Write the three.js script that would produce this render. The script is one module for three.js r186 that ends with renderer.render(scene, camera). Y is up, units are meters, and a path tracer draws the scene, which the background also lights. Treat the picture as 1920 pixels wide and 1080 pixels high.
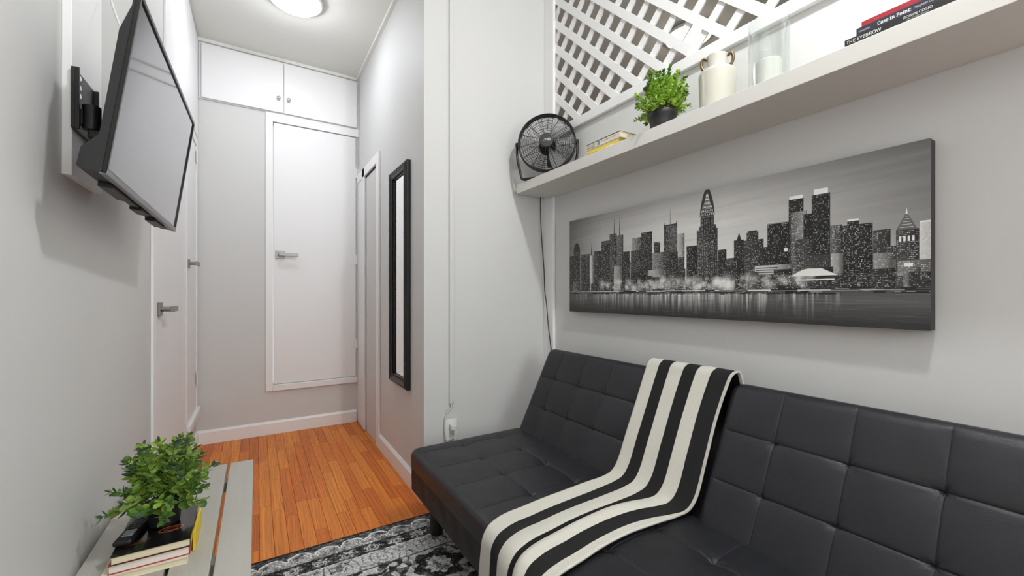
import * as THREE from 'three';
import { RoundedBoxGeometry } from 'three/addons/geometries/RoundedBoxGeometry.js';
import { mergeGeometries, mergeVertices, toCreasedNormals } from 'three/addons/utils/BufferGeometryUtils.js';
import { RectAreaLightUniformsLib } from 'three/addons/lights/RectAreaLightUniformsLib.js';

RectAreaLightUniformsLib.init();
const scene = new THREE.Scene();
scene.background = new THREE.Color(0xdfe6ee);
const renderer = new THREE.WebGLRenderer({ antialias: true });
renderer.toneMapping = THREE.LinearToneMapping;
renderer.toneMappingExposure = 1.08;
renderer.shadowMap.enabled = true;

// ---------- camera ----------
const FPX = 779.2, YAW = THREE.MathUtils.degToRad(31.57), EYE = 1.144;
const camera = new THREE.PerspectiveCamera(2 * Math.atan(540 / FPX) * 180 / Math.PI, 1920 / 1080, 0.02, 60);
camera.position.set(0, EYE, 0);
camera.lookAt(Math.sin(YAW), EYE, -Math.cos(YAW));
camera.setViewOffset(1920, 1080, 0, -11.4, 1920, 1080);
camera.updateProjectionMatrix();
scene.add(camera);

// ---------- lamp strengths (the lamps themselves are built further down) ----------
const HALL_LAMP = 0.42, ROOM_LAMP = 5.3, NEIGHBOUR_LAMP = 0.12, WINDOW_FILL = 5.2, HALL_PANEL = 20, ROOM_PANEL = 15, NEIGHBOUR_PANEL = 62, BATH_LAMP = 1.2;
const LAMP_GLOW = 3.0;

// ---------- room dimensions ----------
const XL = -0.389, XC = 0.785, XR = 1.617, ZF = -3.928, ZR = -2.203, ZB = 1.6, YC = 3.08, TH = 0.1, XN = 4.2;

// ---------- random and noise ----------
function rng(seed) { let s = seed >>> 0; return () => { s = (s + 0x6D2B79F5) >>> 0; let t = s; t = Math.imul(t ^ (t >>> 15), t | 1); t ^= t + Math.imul(t ^ (t >>> 7), t | 61); return ((t ^ (t >>> 14)) >>> 0) / 4294967296; }; }
function hash2(x, y, s) { let h = Math.imul(x, 374761393) + Math.imul(y, 668265263) + Math.imul(s, 1274126177); h = Math.imul(h ^ (h >>> 13), 1274126177); return ((h ^ (h >>> 16)) >>> 0) / 4294967296; }
function vnoise(x, y, s = 1, px = 0, py = 0) {
  let xi = Math.floor(x), yi = Math.floor(y); const fx = x - xi, fy = y - yi;
  const u = fx * fx * (3 - 2 * fx), v = fy * fy * (3 - 2 * fy);
  const w = (a, p) => p ? ((a % p) + p) % p : a;
  const a = hash2(w(xi, px), w(yi, py), s), b = hash2(w(xi + 1, px), w(yi, py), s), c = hash2(w(xi, px), w(yi + 1, py), s), d = hash2(w(xi + 1, px), w(yi + 1, py), s);
  return a + (b - a) * u + (c - a) * v + (a - b - c + d) * u * v;
}
function fbm(x, y, s, oct = 4, px = 0, py = 0) { let r = 0, a = .5, n = 0; for (let i = 0; i < oct; i++) { r += a * vnoise(x, y, s + i * 17, px, py); n += a; a *= .5; x *= 2; y *= 2; px *= 2; py *= 2; } return r / n; }
const clamp = (v, a = 0, b = 1) => Math.min(b, Math.max(a, v));
const sstep = (a, b, x) => { const t = clamp((x - a) / (b - a)); return t * t * (3 - 2 * t); };
const mix = (a, b, t) => a + (b - a) * t;

function dataTex(w, h, fn, { srgb = true, rx = 1, ry = 1 } = {}) {
  const d = new Uint8Array(w * h * 4);
  for (let j = 0; j < h; j++) for (let i = 0; i < w; i++) {
    const c = fn(i / w, j / h); const k = (j * w + i) * 4;
    if (typeof c === 'number') { d[k] = d[k + 1] = d[k + 2] = clamp(c, 0, 255); } else { d[k] = clamp(c[0], 0, 255); d[k + 1] = clamp(c[1], 0, 255); d[k + 2] = clamp(c[2], 0, 255); }
    d[k + 3] = 255;
  }
  const t = new THREE.DataTexture(d, w, h, THREE.RGBAFormat);
  t.magFilter = THREE.LinearFilter; t.minFilter = THREE.LinearMipmapLinearFilter; t.generateMipmaps = true;
  t.wrapS = t.wrapT = THREE.RepeatWrapping; t.repeat.set(rx, ry);
  if (srgb) t.colorSpace = THREE.SRGBColorSpace;
  t.needsUpdate = true; return t;
}
function canvasTex(w, h, draw) {
  const c = document.createElement('canvas'); c.width = w; c.height = h; draw(c.getContext('2d'), w, h);
  const t = new THREE.CanvasTexture(c); t.colorSpace = THREE.SRGBColorSpace; t.anisotropy = 8; return t;
}

// ---------- materials ----------
const std = (o) => new THREE.MeshStandardMaterial(o);
const phy = (o) => new THREE.MeshPhysicalMaterial(o);
// roller-painted plaster: fine stipple over slow trowel marks, repeats every metre
const plasterBump = dataTex(512, 512, (u, v) => 255 * (0.45 * fbm(u * 64, v * 64, 3, 2, 64, 64) + 0.55 * fbm(u * 5, v * 5, 9, 4, 5, 5)), { srgb: false });
const paint = (hex, rough = 0.62, bump = 0.0005) => std({ color: hex, roughness: rough, bumpMap: plasterBump, bumpScale: bump });
const M = {
  wall: paint(0xd3d3d1, 0.6),
  ceiling: paint(0xe4e4de, 0.75, 0.0004),
  white: paint(0xefefef, 0.42, 0.0004),
  trim: paint(0xf0f0ef, 0.38, 0.0004),
  railWhite: paint(0xe9e9e8, 0.5, 0.0004),
  neighbourWall: paint(0xc2bdbf, 0.7),
  neighbourCeil: paint(0xc4bfbf, 0.8),
  dark: std({ color: 0x0b0b0c, roughness: 0.8 }),
  nickel: std({ color: 0x8f8e8b, roughness: 0.38, metalness: 1 }),
  nickelBright: std({ color: 0xcfcdc6, roughness: 0.22, metalness: 1 }),
  blackPlastic: std({ color: 0x121213, roughness: 0.42 }),
  blackGloss: std({ color: 0x0c0c0d, roughness: 0.2 }),
  greyPlastic: std({ color: 0x3a3a3b, roughness: 0.5 }),
  silver: std({ color: 0x8e8e8f, roughness: 0.38, metalness: 0.7 }),
  screen: std({ color: 0x9a9a9c, roughness: 0.07, metalness: 1 }),
  mirror: std({ color: 0xf2f2f2, roughness: 0.015, metalness: 1 }),
  shelf: std({ color: 0xd6d5cf, roughness: 0.5 }),
  whitePlastic: std({ color: 0xe8e8e6, roughness: 0.4 }),
  whiteRubber: std({ color: 0xd6d6d3, roughness: 0.55 }),
  blackRubber: std({ color: 0x0d0d0d, roughness: 0.6 }),
  pagesCream: std({ color: 0xe4d9b8, roughness: 0.9 }),
  pagesWhite: std({ color: 0xe6e1d6, roughness: 0.9 }),
  potBlack: std({ color: 0x151517, roughness: 0.55 }),
  soil: std({ color: 0x1c1612, roughness: 1 }),
  ceramic: phy({ color: 0xc6c3b6, roughness: 0.34, clearcoat: 0.4, clearcoatRoughness: 0.25 }),
  bronze: std({ color: 0x77684c, roughness: 0.35, metalness: 1 }),
  wax: std({ color: 0xe6e4dc, roughness: 0.6 }),
  glass: phy({ color: 0xf6f8f7, roughness: 0.02, transmission: 1, thickness: 0, ior: 1.75, metalness: 0 }),
};

// ---------- geometry helpers ----------
function boxUV(g) { // metre uv from the face direction
  if (g.index) g = g.toNonIndexed();
  g.computeVertexNormals();
  const p = g.attributes.position, n = g.attributes.normal, uv = new Float32Array(p.count * 2);
  for (let i = 0; i < p.count; i++) {
    const ax = Math.abs(n.getX(i)), ay = Math.abs(n.getY(i)), az = Math.abs(n.getZ(i));
    if (ax >= ay && ax >= az) { uv[i * 2] = p.getZ(i); uv[i * 2 + 1] = p.getY(i); }
    else if (ay >= az) { uv[i * 2] = p.getX(i); uv[i * 2 + 1] = p.getZ(i); }
    else { uv[i * 2] = p.getX(i); uv[i * 2 + 1] = p.getY(i); }
  }
  g.setAttribute('uv', new THREE.BufferAttribute(uv, 2)); return g;
}
function bx(x0, x1, y0, y1, z0, z1, r = 0) {
  const w = x1 - x0, h = y1 - y0, d = z1 - z0;
  let g = r > 0 ? new RoundedBoxGeometry(w, h, d, 2, Math.min(r, w / 2.01, h / 2.01, d / 2.01)) : new THREE.BoxGeometry(w, h, d);
  if (r > 0) { const keep = g.attributes.normal.clone(); g.translate((x0 + x1) / 2, (y0 + y1) / 2, (z0 + z1) / 2); const n0 = g.index ? null : keep; const o = boxUV(g); if (n0 && n0.count === o.attributes.normal.count) o.setAttribute('normal', n0); return o; }
  g.translate((x0 + x1) / 2, (y0 + y1) / 2, (z0 + z1) / 2);
  return boxUV(g);
}
function clean(g) { if (g.index) g = g.toNonIndexed(); for (const k of Object.keys(g.attributes)) if (!['position', 'normal', 'uv'].includes(k)) g.deleteAttribute(k); if (!g.attributes.normal) g.computeVertexNormals(); if (!g.attributes.uv) g.setAttribute('uv', new THREE.BufferAttribute(new Float32Array(g.attributes.position.count * 2), 2)); g.morphAttributes = {}; return g; }
const join = (list) => list.length === 1 ? list[0] : mergeGeometries(list.map(clean), false);
function tube(pts, r, seg = 24, rad = 8, closed = false) { return new THREE.TubeGeometry(new THREE.CatmullRomCurve3(pts.map(p => new THREE.Vector3(...p)), closed, 'catmullrom', 0.5), seg, r, rad, closed); }
function rod(a, b, r, rad = 10) { const A = new THREE.Vector3(...a), B = new THREE.Vector3(...b), d = B.clone().sub(A); const g = new THREE.CylinderGeometry(r, r, d.length(), rad); g.applyQuaternion(new THREE.Quaternion().setFromUnitVectors(new THREE.Vector3(0, 1, 0), d.clone().normalize())); g.translate(...A.clone().add(B).multiplyScalar(.5).toArray()); return g; }
const lathe = (pts, seg = 48) => new THREE.LatheGeometry(pts.map(p => new THREE.Vector2(...p)), seg);
// slab with holes. axis 'x': spans z,y and thickness along x; axis 'z': spans x,y and thickness along z
function slab(axis, a0, a1, y0, y1, t0, t1, holes = []) {
  const f = axis === 'x' ? -1 : 1;
  const sh = new THREE.Shape(); const R = (o, l, r, b, t) => { o.moveTo(l, b); o.lineTo(r, b); o.lineTo(r, t); o.lineTo(l, t); o.closePath(); };
  R(sh, Math.min(f * a0, f * a1), Math.max(f * a0, f * a1), y0, y1);
  for (const [h0, h1, hb, ht] of holes) { const p = new THREE.Path(); R(p, Math.min(f * h0, f * h1), Math.max(f * h0, f * h1), hb, ht); sh.holes.push(p); }
  const g = new THREE.ExtrudeGeometry(sh, { depth: t1 - t0, bevelEnabled: false });
  if (axis === 'x') g.applyMatrix4(new THREE.Matrix4().makeBasis(new THREE.Vector3(0, 0, -1), new THREE.Vector3(0, 1, 0), new THREE.Vector3(1, 0, 0)).setPosition(t0, 0, 0));
  else g.translate(0, 0, t0);
  return boxUV(g);
}
function extrudeProfile(pts, len, basis, origin) { // pts in (a,b); extruded along c
  const sh = new THREE.Shape(); pts.forEach((p, i) => i ? sh.lineTo(...p) : sh.moveTo(...p)); sh.closePath();
  const g = new THREE.ExtrudeGeometry(sh, { depth: len, bevelEnabled: false });
  g.applyMatrix4(new THREE.Matrix4().makeBasis(...basis.map(v => new THREE.Vector3(...v))).setPosition(...origin));
  return boxUV(g);
}

// ---------- scene-graph helpers ----------
const used = {};
function numbered(name) { const n = used[name] = (used[name] === undefined ? 0 : used[name] + 1); return n ? `${name}_${String(n).padStart(3, '0')}` : name; }
function shadows(o) { o.castShadow = true; o.receiveShadow = true; return o; }
function mesh(name, geos, mat, parent) { const m = shadows(new THREE.Mesh(Array.isArray(geos) ? join(geos) : geos, mat)); m.name = name; parent.add(m); return m; }
function thing(name, label, category, pos = [0, 0, 0], group) { const g = new THREE.Group(); g.name = numbered(name); g.position.set(...pos); g.userData = { label, category }; if (group) g.userData.group = group; scene.add(g); return g; }
function solid(name, geos, mat, label, category, group) { const m = mesh(numbered(name), geos, mat, scene); m.userData = { label, category }; if (group) m.userData.group = group; return m; }
function struct(name, geos, mat, label, category) { const m = mesh(name, geos, mat, scene); m.userData = { kind: 'structure', label, category }; return m; }
function structGroup(name, label, category) { const g = new THREE.Group(); g.name = name; g.userData = { kind: 'structure', label, category }; scene.add(g); return g; }

// =====================================================================
// SETTING
// =====================================================================
const SMX = 1.50; // far side of the small room behind the hall doorway
// left wall with two door openings
const D1 = { z0: -3.215, z1: -2.405, y1: 2.12 }, D2 = { z0: -3.845, z1: -3.365, y0: 0.30, y1: 2.24 };
struct('wall_left', slab('x', ZF - TH, ZB + TH, 0, YC, XL - TH, XL, [[D1.z0, D1.z1, -0.001, D1.y1], [D2.z0, D2.z1, D2.y0, D2.y1]]), M.wall, 'light grey painted wall behind the television', 'wall');
// far wall with closet opening and the cupboard recess above it
const D3 = { x0: 0.113, x1: 0.765, y0: 0.402, y1: 2.555 };
struct('wall_far', slab('z', XL - TH, XC + TH, 0, YC, ZF - TH, ZF, [[D3.x0, D3.x1, D3.y0, D3.y1]]), M.wall, 'light grey wall at the far end of the hall', 'wall');
// wall on the right of the hall, with a doorway
const D4 = { z0: -3.63, z1: -3.222, y1: 2.135 };
struct('wall_hall', slab('x', ZF - TH, ZR, 0, YC, XC, XC + TH, [[D4.z0, D4.z1, -0.001, D4.y1]]), M.wall, 'light grey hall wall that carries the narrow mirror', 'wall');
struct('wall_return', slab('z', XC + TH, XR + TH, 0, YC, ZR - TH, ZR), M.wall, 'grey wall with the cable cover and outlet', 'wall');
const LATY = 2.178;
struct('wall_right', slab('x', ZR, ZB + TH, 0, 2.125, XR, XR + TH), M.wall, 'grey wall behind the sofa with the skyline picture', 'wall');
const WIN = { x0: .40, x1: 1.56, y0: .85, y1: 2.45 };  // wall opening for the added fill window
struct('wall_rear', slab('z', XL - TH, XN, 0, YC, ZB, ZB + TH, [[WIN.x0, WIN.x1, WIN.y0, WIN.y1]]), M.wall, 'light grey wall behind the camera', 'wall');
struct('ceiling', bx(XL - TH, XN + TH, YC, YC + TH, ZF - TH - .6, ZB + TH), M.ceiling, 'off-white ceiling', 'ceiling');
{ // unseen window, added behind the camera to let in fill light
  const w = structGroup('window_1', 'unseen white sash window added behind the camera for fill light', 'window'), ym = (WIN.y0 + WIN.y1) / 2, z = ZB;
  mesh('added_window_frame', slab('z', WIN.x0, WIN.x1, WIN.y0, WIN.y1, z + .02, z + .07, [[WIN.x0 + .045, WIN.x1 - .045, WIN.y0 + .045, ym - .02], [WIN.x0 + .045, WIN.x1 - .045, ym + .02, WIN.y1 - .045]]), M.trim, w);
  for (const [a, b] of [[WIN.y0 + .045, ym - .02], [ym + .02, WIN.y1 - .045]]) mesh('added_pane', bx(WIN.x0 + .045, WIN.x1 - .045, a, b, z + .043, z + .047), phy({ color: 0xffffff, roughness: 0, transmission: 1, thickness: 0 }), w);
  mesh('added_window_sill', bx(WIN.x0 - .05, WIN.x1 + .05, WIN.y0 - .03, WIN.y0, z - .04, z + .02, .004), M.trim, w);
  const fillLight = new THREE.RectAreaLight(0xf3f6f6, WINDOW_FILL, WIN.x1 - WIN.x0 - .09, WIN.y1 - WIN.y0 - .09); fillLight.position.set((WIN.x0 + WIN.x1) / 2, ym, z + .085); fillLight.name = 'window_fill'; w.add(fillLight);  // area light outside the added window, brightens the lower room and hall
}
// neighbouring room seen through the lattice, and the little room behind the hall doorway
struct('wall_neighbour', [slab('x', ZF - TH - .6, ZB + TH, 0, YC, XN, XN + TH), slab('z', SMX + TH, XN, 0, YC, ZF - TH - .6, ZF - .6)], M.neighbourWall, 'mauve grey wall of the room behind the lattice', 'wall');
struct('wall_bath', [slab('x', ZF - TH - .6, ZR - TH, 0, YC, SMX, SMX + TH), slab('z', XC + TH, SMX, 0, YC, ZF - .6 - TH, ZF - .6)], M.white, 'white wall inside the hall doorway', 'wall');

// ---------- floor: a dark bed and separate oak strips ----------
const grain = dataTex(1024, 1024, (u, v) => {
  // v runs along the board; boards take narrow windows of this sheet
  const wob = fbm(u * 4, v * 2, 21, 3, 4, 2) * 1.5 + fbm(u * 14, v * 2, 5, 2, 14, 2) * .22;
  const ring = Math.sin((u * 26 + wob * 2.6) * Math.PI * 2);
  const pores = vnoise(u * 400, v * 26, 8, 400, 26);
  const streak = fbm(u * 60, v * 5, 33, 3, 60, 5);
  let l = .84 + .05 * ring + .14 * (streak - .5) - (pores > .8 ? .09 : 0);
  const dark = sstep(.80, .98, ring) * .16 * sstep(.35, .6, fbm(u * 5, v * 3, 77, 2, 5, 3)); l -= dark;
  return [255 * l * 1.06, 255 * (l * .97 - dark * .25), 255 * (l * .8 - dark * .3)];
});
const plankMats = [0xf89a3e, 0xee8d36, 0xffa94e, 0xe2812f, 0xf4963b, 0xfba145].map(c => std({ color: c, map: grain, roughness: 0.45, bumpMap: grain, bumpScale: 0.0004 }));
const floor = structGroup('floor', 'orange oak strip floor', 'floor');
mesh('floor_bed', bx(XL - TH, XN + TH, -0.12, -0.019, ZF - TH - .6, ZB + TH), std({ color: 0x2b170c, roughness: .9 }), floor);
{
  const R = rng(41), W = 0.0572, gap = 0.0013, field = [];
  function plankGeo(x0, x1, z0, z1, u0, v0) {
    const c = 0.0007, y0 = -0.019, yt = -R() * .0004;
    const g = new THREE.BufferGeometry();
    const P = [[x0, y0, z0], [x1, y0, z0], [x1, y0, z1], [x0, y0, z1], [x0, yt - c, z0], [x1, yt - c, z0], [x1, yt - c, z1], [x0, yt - c, z1], [x0 + c, yt, z0 + c], [x1 - c, yt, z0 + c], [x1 - c, yt, z1 - c], [x0 + c, yt, z1 - c]];
    const F = [[8, 11, 10, 9]]; for (const b of [0, 4]) for (let k = 0; k < 4; k++) { const n = (k + 1) % 4; F.push([b + k, b + 4 + k, b + 4 + n, b + n]); }
    const pos = [], uv = []; for (const f of F) for (const i of [0, 1, 2, 0, 2, 3]) { const p = P[f[i]]; pos.push(...p); uv.push(u0 + (p[0] - x0) * 1.6, v0 + (p[2] - z0) * .55); }
    g.setAttribute('position', new THREE.Float32BufferAttribute(pos, 3)); g.setAttribute('uv', new THREE.Float32BufferAttribute(uv, 2)); g.computeVertexNormals(); return g;
  }
  for (let i = 0; XL + i * W < XR; i++) {
    const x0 = XL + i * W, x1 = Math.min(x0 + W, XR); let z = i * W + XL < XC + .02 ? ZF : ZF - .6;
    z -= 0; let first = true;
    while (z < ZB) {
      const L = first ? .12 + R() * .5 : .28 + R() * .55; first = false;
      const z1 = Math.min(z + L, ZB), g = plankGeo(x0 + gap / 2, x1 - gap / 2, z + gap / 2, z1 - gap / 2, R(), R());
      const mi = Math.floor(R() * plankMats.length);
      if (x0 < .80 && z < -1.75 && x1 < .86) mesh('plank', g, plankMats[mi], floor); else field.push(g);
      z = z1;
    }
  }
  const f = mesh('plank_field', field, plankMats[0], floor); f.userData.kind = 'stuff';
}

struct('floor_neighbour', bx(XR + .001, XN, -.019, 0, ZF - .6, ZB), std({ color: 0xa9a8a8, roughness: 1 }), 'grey floor of the room behind the lattice', 'floor');
// ---------- baseboards (chamfered top) ----------
const bbProf = (t = .016, h = .105) => [[0, 0], [t, 0], [t, h - .016], [t * .45, h], [0, h]];
const basis = { // profile a = out of wall, b = up, c = along
  far: [[0, 0, 1], [0, 1, 0], [-1, 0, 0]], left: [[1, 0, 0], [0, 1, 0], [0, 0, 1]], hall: [[-1, 0, 0], [0, 1, 0], [0, 0, -1]],
};
struct('baseboard_far', extrudeProfile(bbProf(), XC - .02 - XL, basis.far, [XC - .02, 0, ZF]), M.trim, 'white baseboard along the far wall', 'baseboard');
struct('baseboard_left', [extrudeProfile(bbProf(), D1.z0 - .075 - (ZF + .016), basis.left, [XL, 0, ZF + .016]), extrudeProfile(bbProf(), ZB - (D1.z1 + .075), basis.left, [XL, 0, D1.z1 + .075])], M.trim, 'white baseboard along the left wall', 'baseboard');
struct('baseboard_hall', [extrudeProfile(bbProf(), (ZR + .016) - (D4.z1 + .075), basis.hall, [XC, 0, ZR + .016]), extrudeProfile(bbProf(), .05, basis.far, [XC + .05, 0, ZR])], M.trim, 'white baseboard below the mirror', 'baseboard');

// ---------- door furniture ----------
function lever(parent, { o, right, out, len = .115, plate = .055 }) { // o: centre on the door face
  const U = new THREE.Vector3(...right), N = new THREE.Vector3(...out), V = new THREE.Vector3().crossVectors(N, U);
  const mtx = new THREE.Matrix4().makeBasis(U, V, N).setPosition(...o);
  const hd = new THREE.Group(); hd.name = 'door_handle'; hd.applyMatrix4(mtx); parent.add(hd);
  mesh('rosette', bx(-plate / 2, plate / 2, -plate / 2, plate / 2, 0, .011, .002), M.nickel, hd);
  const neck = new THREE.CylinderGeometry(.011, .011, .04, 20); neck.rotateX(Math.PI / 2); neck.translate(0, 0, .029); mesh('neck', neck, M.nickel, hd);
  mesh('lever_arm', bx(-.012, len, -.0125, .0125, .042, .056, .002), M.nickel, hd);
  return hd;
}
function hinge(parent, [x, y, z], h, axis) {
  const g = [new THREE.CylinderGeometry(.006, .006, h, 10).translate(x, y, z)];
  for (const k of [-1, 1]) g.push(new THREE.CylinderGeometry(.0075, .0075, .006, 10).translate(x, y + k * h / 2, z));
  g.push(axis === 'z' ? bx(x - .001, x + .003, y - h / 2, y + h / 2, z - .02, z + .02) : bx(x - .022, x + .022, y - h / 2, y + h / 2, z - .005, z - .001));
  mesh('hinge', g, M.trim, parent);
}
// door_1: hall door on the left, flush slab inside a flat casing
{
  const d = structGroup('door_1', 'white flush door on the left wall beyond the television', 'door');
  mesh('door_panel', bx(XL - .03, XL + .009, .006, D1.y1 - .004, D1.z0 + .004, D1.z1 - .004, .002), M.white, d);
  lever(d, { o: [XL + .009, 1.075, D1.z1 - .05], right: [0, 0, -1], out: [1, 0, 0], len: .12, plate: .062 });
  const t = .011, c = .072;
  const tr = structGroup('trim_1', 'flat white casing of the left hall door', 'casing');
  mesh('casing', bx(XL, XL + t, 0, D1.y1 + c, D1.z1, D1.z1 + c, .003), M.trim, tr);
  mesh('casing', bx(XL, XL + t, 0, D1.y1 + c, D1.z0 - c, D1.z0, .003), M.trim, tr);
  mesh('casing', bx(XL, XL + t, D1.y1, D1.y1 + c, D1.z0, D1.z1, .003), M.trim, tr);
}
// door_2: raised closet door in the left corner
{
  const d = structGroup('door_2', 'white raised closet door in the far left corner', 'door');
  mesh('door_panel', bx(XL - .04, XL + .006, D2.y0 + .004, D2.y1 - .004, D2.z0 + .004, D2.z1 - .004, .002), M.white, d);
  lever(d, { o: [XL + .006, 1.345, D2.z1 - .05], right: [0, 0, -1], out: [1, 0, 0], len: .11, plate: .055 });
  hinge(d, [XL + .012, 2.16, D2.z0 + .012], .085, 'z'); hinge(d, [XL + .012, .525, D2.z0 + .012], .085, 'z');
  const tr = structGroup('trim_2', 'white casing and sill of the left closet door', 'casing');
  mesh('casing', bx(XL, XL + .012, D2.y0 - .045, D2.y1 + .06, D2.z1, D2.z1 + .03, .003), M.trim, tr);
  mesh('casing', bx(XL, XL + .012, D2.y0 - .045, D2.y1 + .06, D2.z0 - .06, D2.z0, .003), M.trim, tr);
  mesh('sill', bx(XL, XL + .03, D2.y0 - .05, D2.y0, D2.z0 - .06, D2.z1 + .03, .004), M.trim, tr);
  mesh('casing', bx(XL, XL + .012, D2.y1, D2.y1 + .06, D2.z0, D2.z1, .003), M.trim, tr);
}
struct('trim_3', bx(XL, XL + .012, 2.32, YC - .012, ZF + .012, -2.62, .003), M.white, 'white panel above the doors on the left wall', 'panel');
// door_3: raised closet door in the far wall
{
  const d = structGroup('door_3', 'white raised closet door in the far wall', 'door');
  mesh('door_panel', bx(D3.x0 + .005, D3.x1 - .005, D3.y0 + .004, D3.y1 - .006, ZF - .03, ZF + .006, .002), M.white, d);
  lever(d, { o: [.165, 1.468, ZF + .006], right: [1, 0, 0], out: [0, 0, 1], len: .13, plate: .066 });
  for (const y of [2.23, 1.452, .70]) hinge(d, [D3.x1 + .001, y, ZF + .015], .08, 'x');
  const tr = structGroup('trim_4', 'flat white casing around the far closet door', 'casing'), t = .016;
  mesh('casing', bx(D3.x0 - .052, D3.x0, D3.y0 - .05, D3.y1 + .07, ZF, ZF + t, .003), M.trim, tr);
  mesh('casing', bx(D3.x0, XC - .001, D3.y1, D3.y1 + .07, ZF, ZF + t, .003), M.trim, tr);
  mesh('casing', bx(D3.x1, XC - .012, D3.y0, D3.y1, ZF, ZF + .010, .002), M.trim, tr);
  mesh('sill', bx(D3.x0, XC - .012, D3.y0 - .05, D3.y0, ZF, ZF + .022, .004), M.trim, tr);
}
// cupboard over the closet
{
  const c = thing('wall_cabinet', 'white two-door cupboard above the far closet door', 'cabinet', [0, 0, 0]);
  const y0 = 2.634, y1 = 3.04, t = .02, mid = .19, xr = XC - .012, xl = XL + .013;
  mesh('face_frame', slab('z', xl, xr + .01, y0 - .006, YC - .012, ZF + .001, ZF + .008), M.white, c);
  const mk = (x0, x1, kx) => { const dd = mesh('cabinet_door', bx(x0, x1, y0, y1, ZF + .009, ZF + .009 + t, .002), M.white, c);
    const k = join([new THREE.CylinderGeometry(.006, .008, .016, 14).rotateX(Math.PI / 2).translate(kx, 2.745, ZF + .037), new THREE.SphereGeometry(.0145, 18, 12).scale(1, 1, .75).translate(kx, 2.745, ZF + .05)]); mesh('knob', k, M.nickelBright, dd); };
  mk(xl + .02, mid - .0025, .153); mk(mid + .0025, xr - .008, .226);
}
struct('trim_5', [bx(XL, XC, YC - .024, YC, ZF, ZF + .03), bx(XC - .024, XC, YC - .022, YC, ZF, ZR)], M.ceiling, 'thin moulding where the hall walls meet the ceiling', 'moulding');
// door_4: doorway in the hall wall with its door standing open
{
  const tr = structGroup('trim_6', 'white casing of the open hall doorway', 'casing'), t = .016;
  mesh('casing', bx(XC - t, XC, 0, D4.y1 + .075, D4.z1, D4.z1 + .075, .003), M.trim, tr);
  mesh('casing', bx(XC - t, XC, 0, D4.y1 + .075, D4.z0 - .075, D4.z0, .003), M.trim, tr);
  mesh('filler_board', bx(XC - .010, XC, 0, D4.y1 + .075, ZF + .001, D4.z0 - .076, .002), M.trim, tr);
  mesh('casing', bx(XC - t, XC, D4.y1, D4.y1 + .075, ZF + .001, D4.z1, .003), M.trim, tr);
  mesh('jamb', bx(XC, XC + TH, 0, D4.y1, D4.z1 - .014, D4.z1), M.trim, tr);
  mesh('jamb', bx(XC, XC + TH, 0, D4.y1, D4.z0, D4.z0 + .014), M.trim, tr);
  mesh('head_jamb', bx(XC, XC + TH, D4.y1 - .014, D4.y1, D4.z0 + .014, D4.z1 - .014), M.trim, tr);
  mesh('door_stop', bx(XC + .02, XC + .05, 0, D4.y1 - .014, D4.z0 + .014, D4.z0 + .024), M.trim, tr);
  const d = structGroup('door_4', 'white door standing open inside the hall doorway', 'door');
  mesh('door_panel', bx(XC + TH - .04, XC + TH + .42, .012, D4.y1 - .03, D4.z0 + .026, D4.z0 + .06, .002), M.white, d);
  for (const y of [1.92, .28]) { mesh('hinge', [rod([XC + TH - .046, y - .045, D4.z0 + .028], [XC + TH - .046, y + .045, D4.z0 + .028], .006), bx(XC + .024, XC + TH - .046, y - .045, y + .045, D4.z0 + .0245, D4.z0 + .0265)], M.nickel, d); }
}
// corner board between return wall and sofa wall
struct('trim_7', bx(XR - .02, XR, 0, YC - .001, ZR, ZR + .10, .003), M.trim, 'white corner board beside the lattice', 'trim');

// =====================================================================
// LATTICE above the sofa wall
// =====================================================================
{
  const L = thing('lattice_screen', 'white diagonal lattice screen above the shelf wall', 'lattice', [0, 0, 0]);
  const z0 = ZR + .10, z1 = .75, y0 = LATY, y1 = YC - .06;
  mesh('bottom_rail', bx(XR - .022, XR + .05, 2.126, LATY, z0, ZB, .004), M.railWhite, L);
  mesh('top_rail', bx(XR - .02, XR + .04, y1, YC - .001, z0, ZB, .004), M.railWhite, L);
  const P = .1087, W = .040, s0 = .806 - P / 2, t0 = -2.632 - P / 2, q = Math.SQRT1_2;
  // strip |k - c| < W/2 clipped to the rectangle
  function clipPoly(poly, nx, ny, c) { const out = []; for (let i = 0; i < poly.length; i++) { const a = poly[i], b = poly[(i + 1) % poly.length]; const da = a[0] * nx + a[1] * ny - c, db = b[0] * nx + b[1] * ny - c; if (da >= 0) out.push(a); if ((da > 0 && db < 0) || (da < 0 && db > 0)) { const t = da / (da - db); out.push([a[0] + (b[0] - a[0]) * t, a[1] + (b[1] - a[1]) * t]); } } return out; }
  function slats(nx, ny, phase, x0, x1) {
    const rect = [[z0 - .01, y0 - .01], [z1, y0 - .01], [z1, y1 + .01], [z0 - .01, y1 + .01]];
    const vals = rect.map(r => r[0] * nx + r[1] * ny), lo = Math.min(...vals), hi = Math.max(...vals);
    for (let k = Math.ceil((lo - phase) / P); phase + k * P < hi; k++) {
      const c = phase + k * P; let poly = clipPoly(rect, nx, ny, c - W / 2); poly = clipPoly(poly, -nx, -ny, -(c + W / 2));
      if (poly.length < 3) continue;
      let area = 0; poly.forEach((p, i) => { const n = poly[(i + 1) % poly.length]; area += p[0] * n[1] - n[0] * p[1]; }); if (Math.abs(area) < .0006) continue;
      // shape drawn in (-z, y)
      mesh('slat', extrudeProfile(poly.map(p => [-p[0], p[1]]), x1 - x0, [[0, 0, -1], [0, 1, 0], [1, 0, 0]], [x0, 0, 0]), M.railWhite, L);
    }
  }
  slats(q, q, s0, XR - .001, XR + .007);
  slats(q, -q, t0, XR + .007, XR + .015);
}

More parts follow.
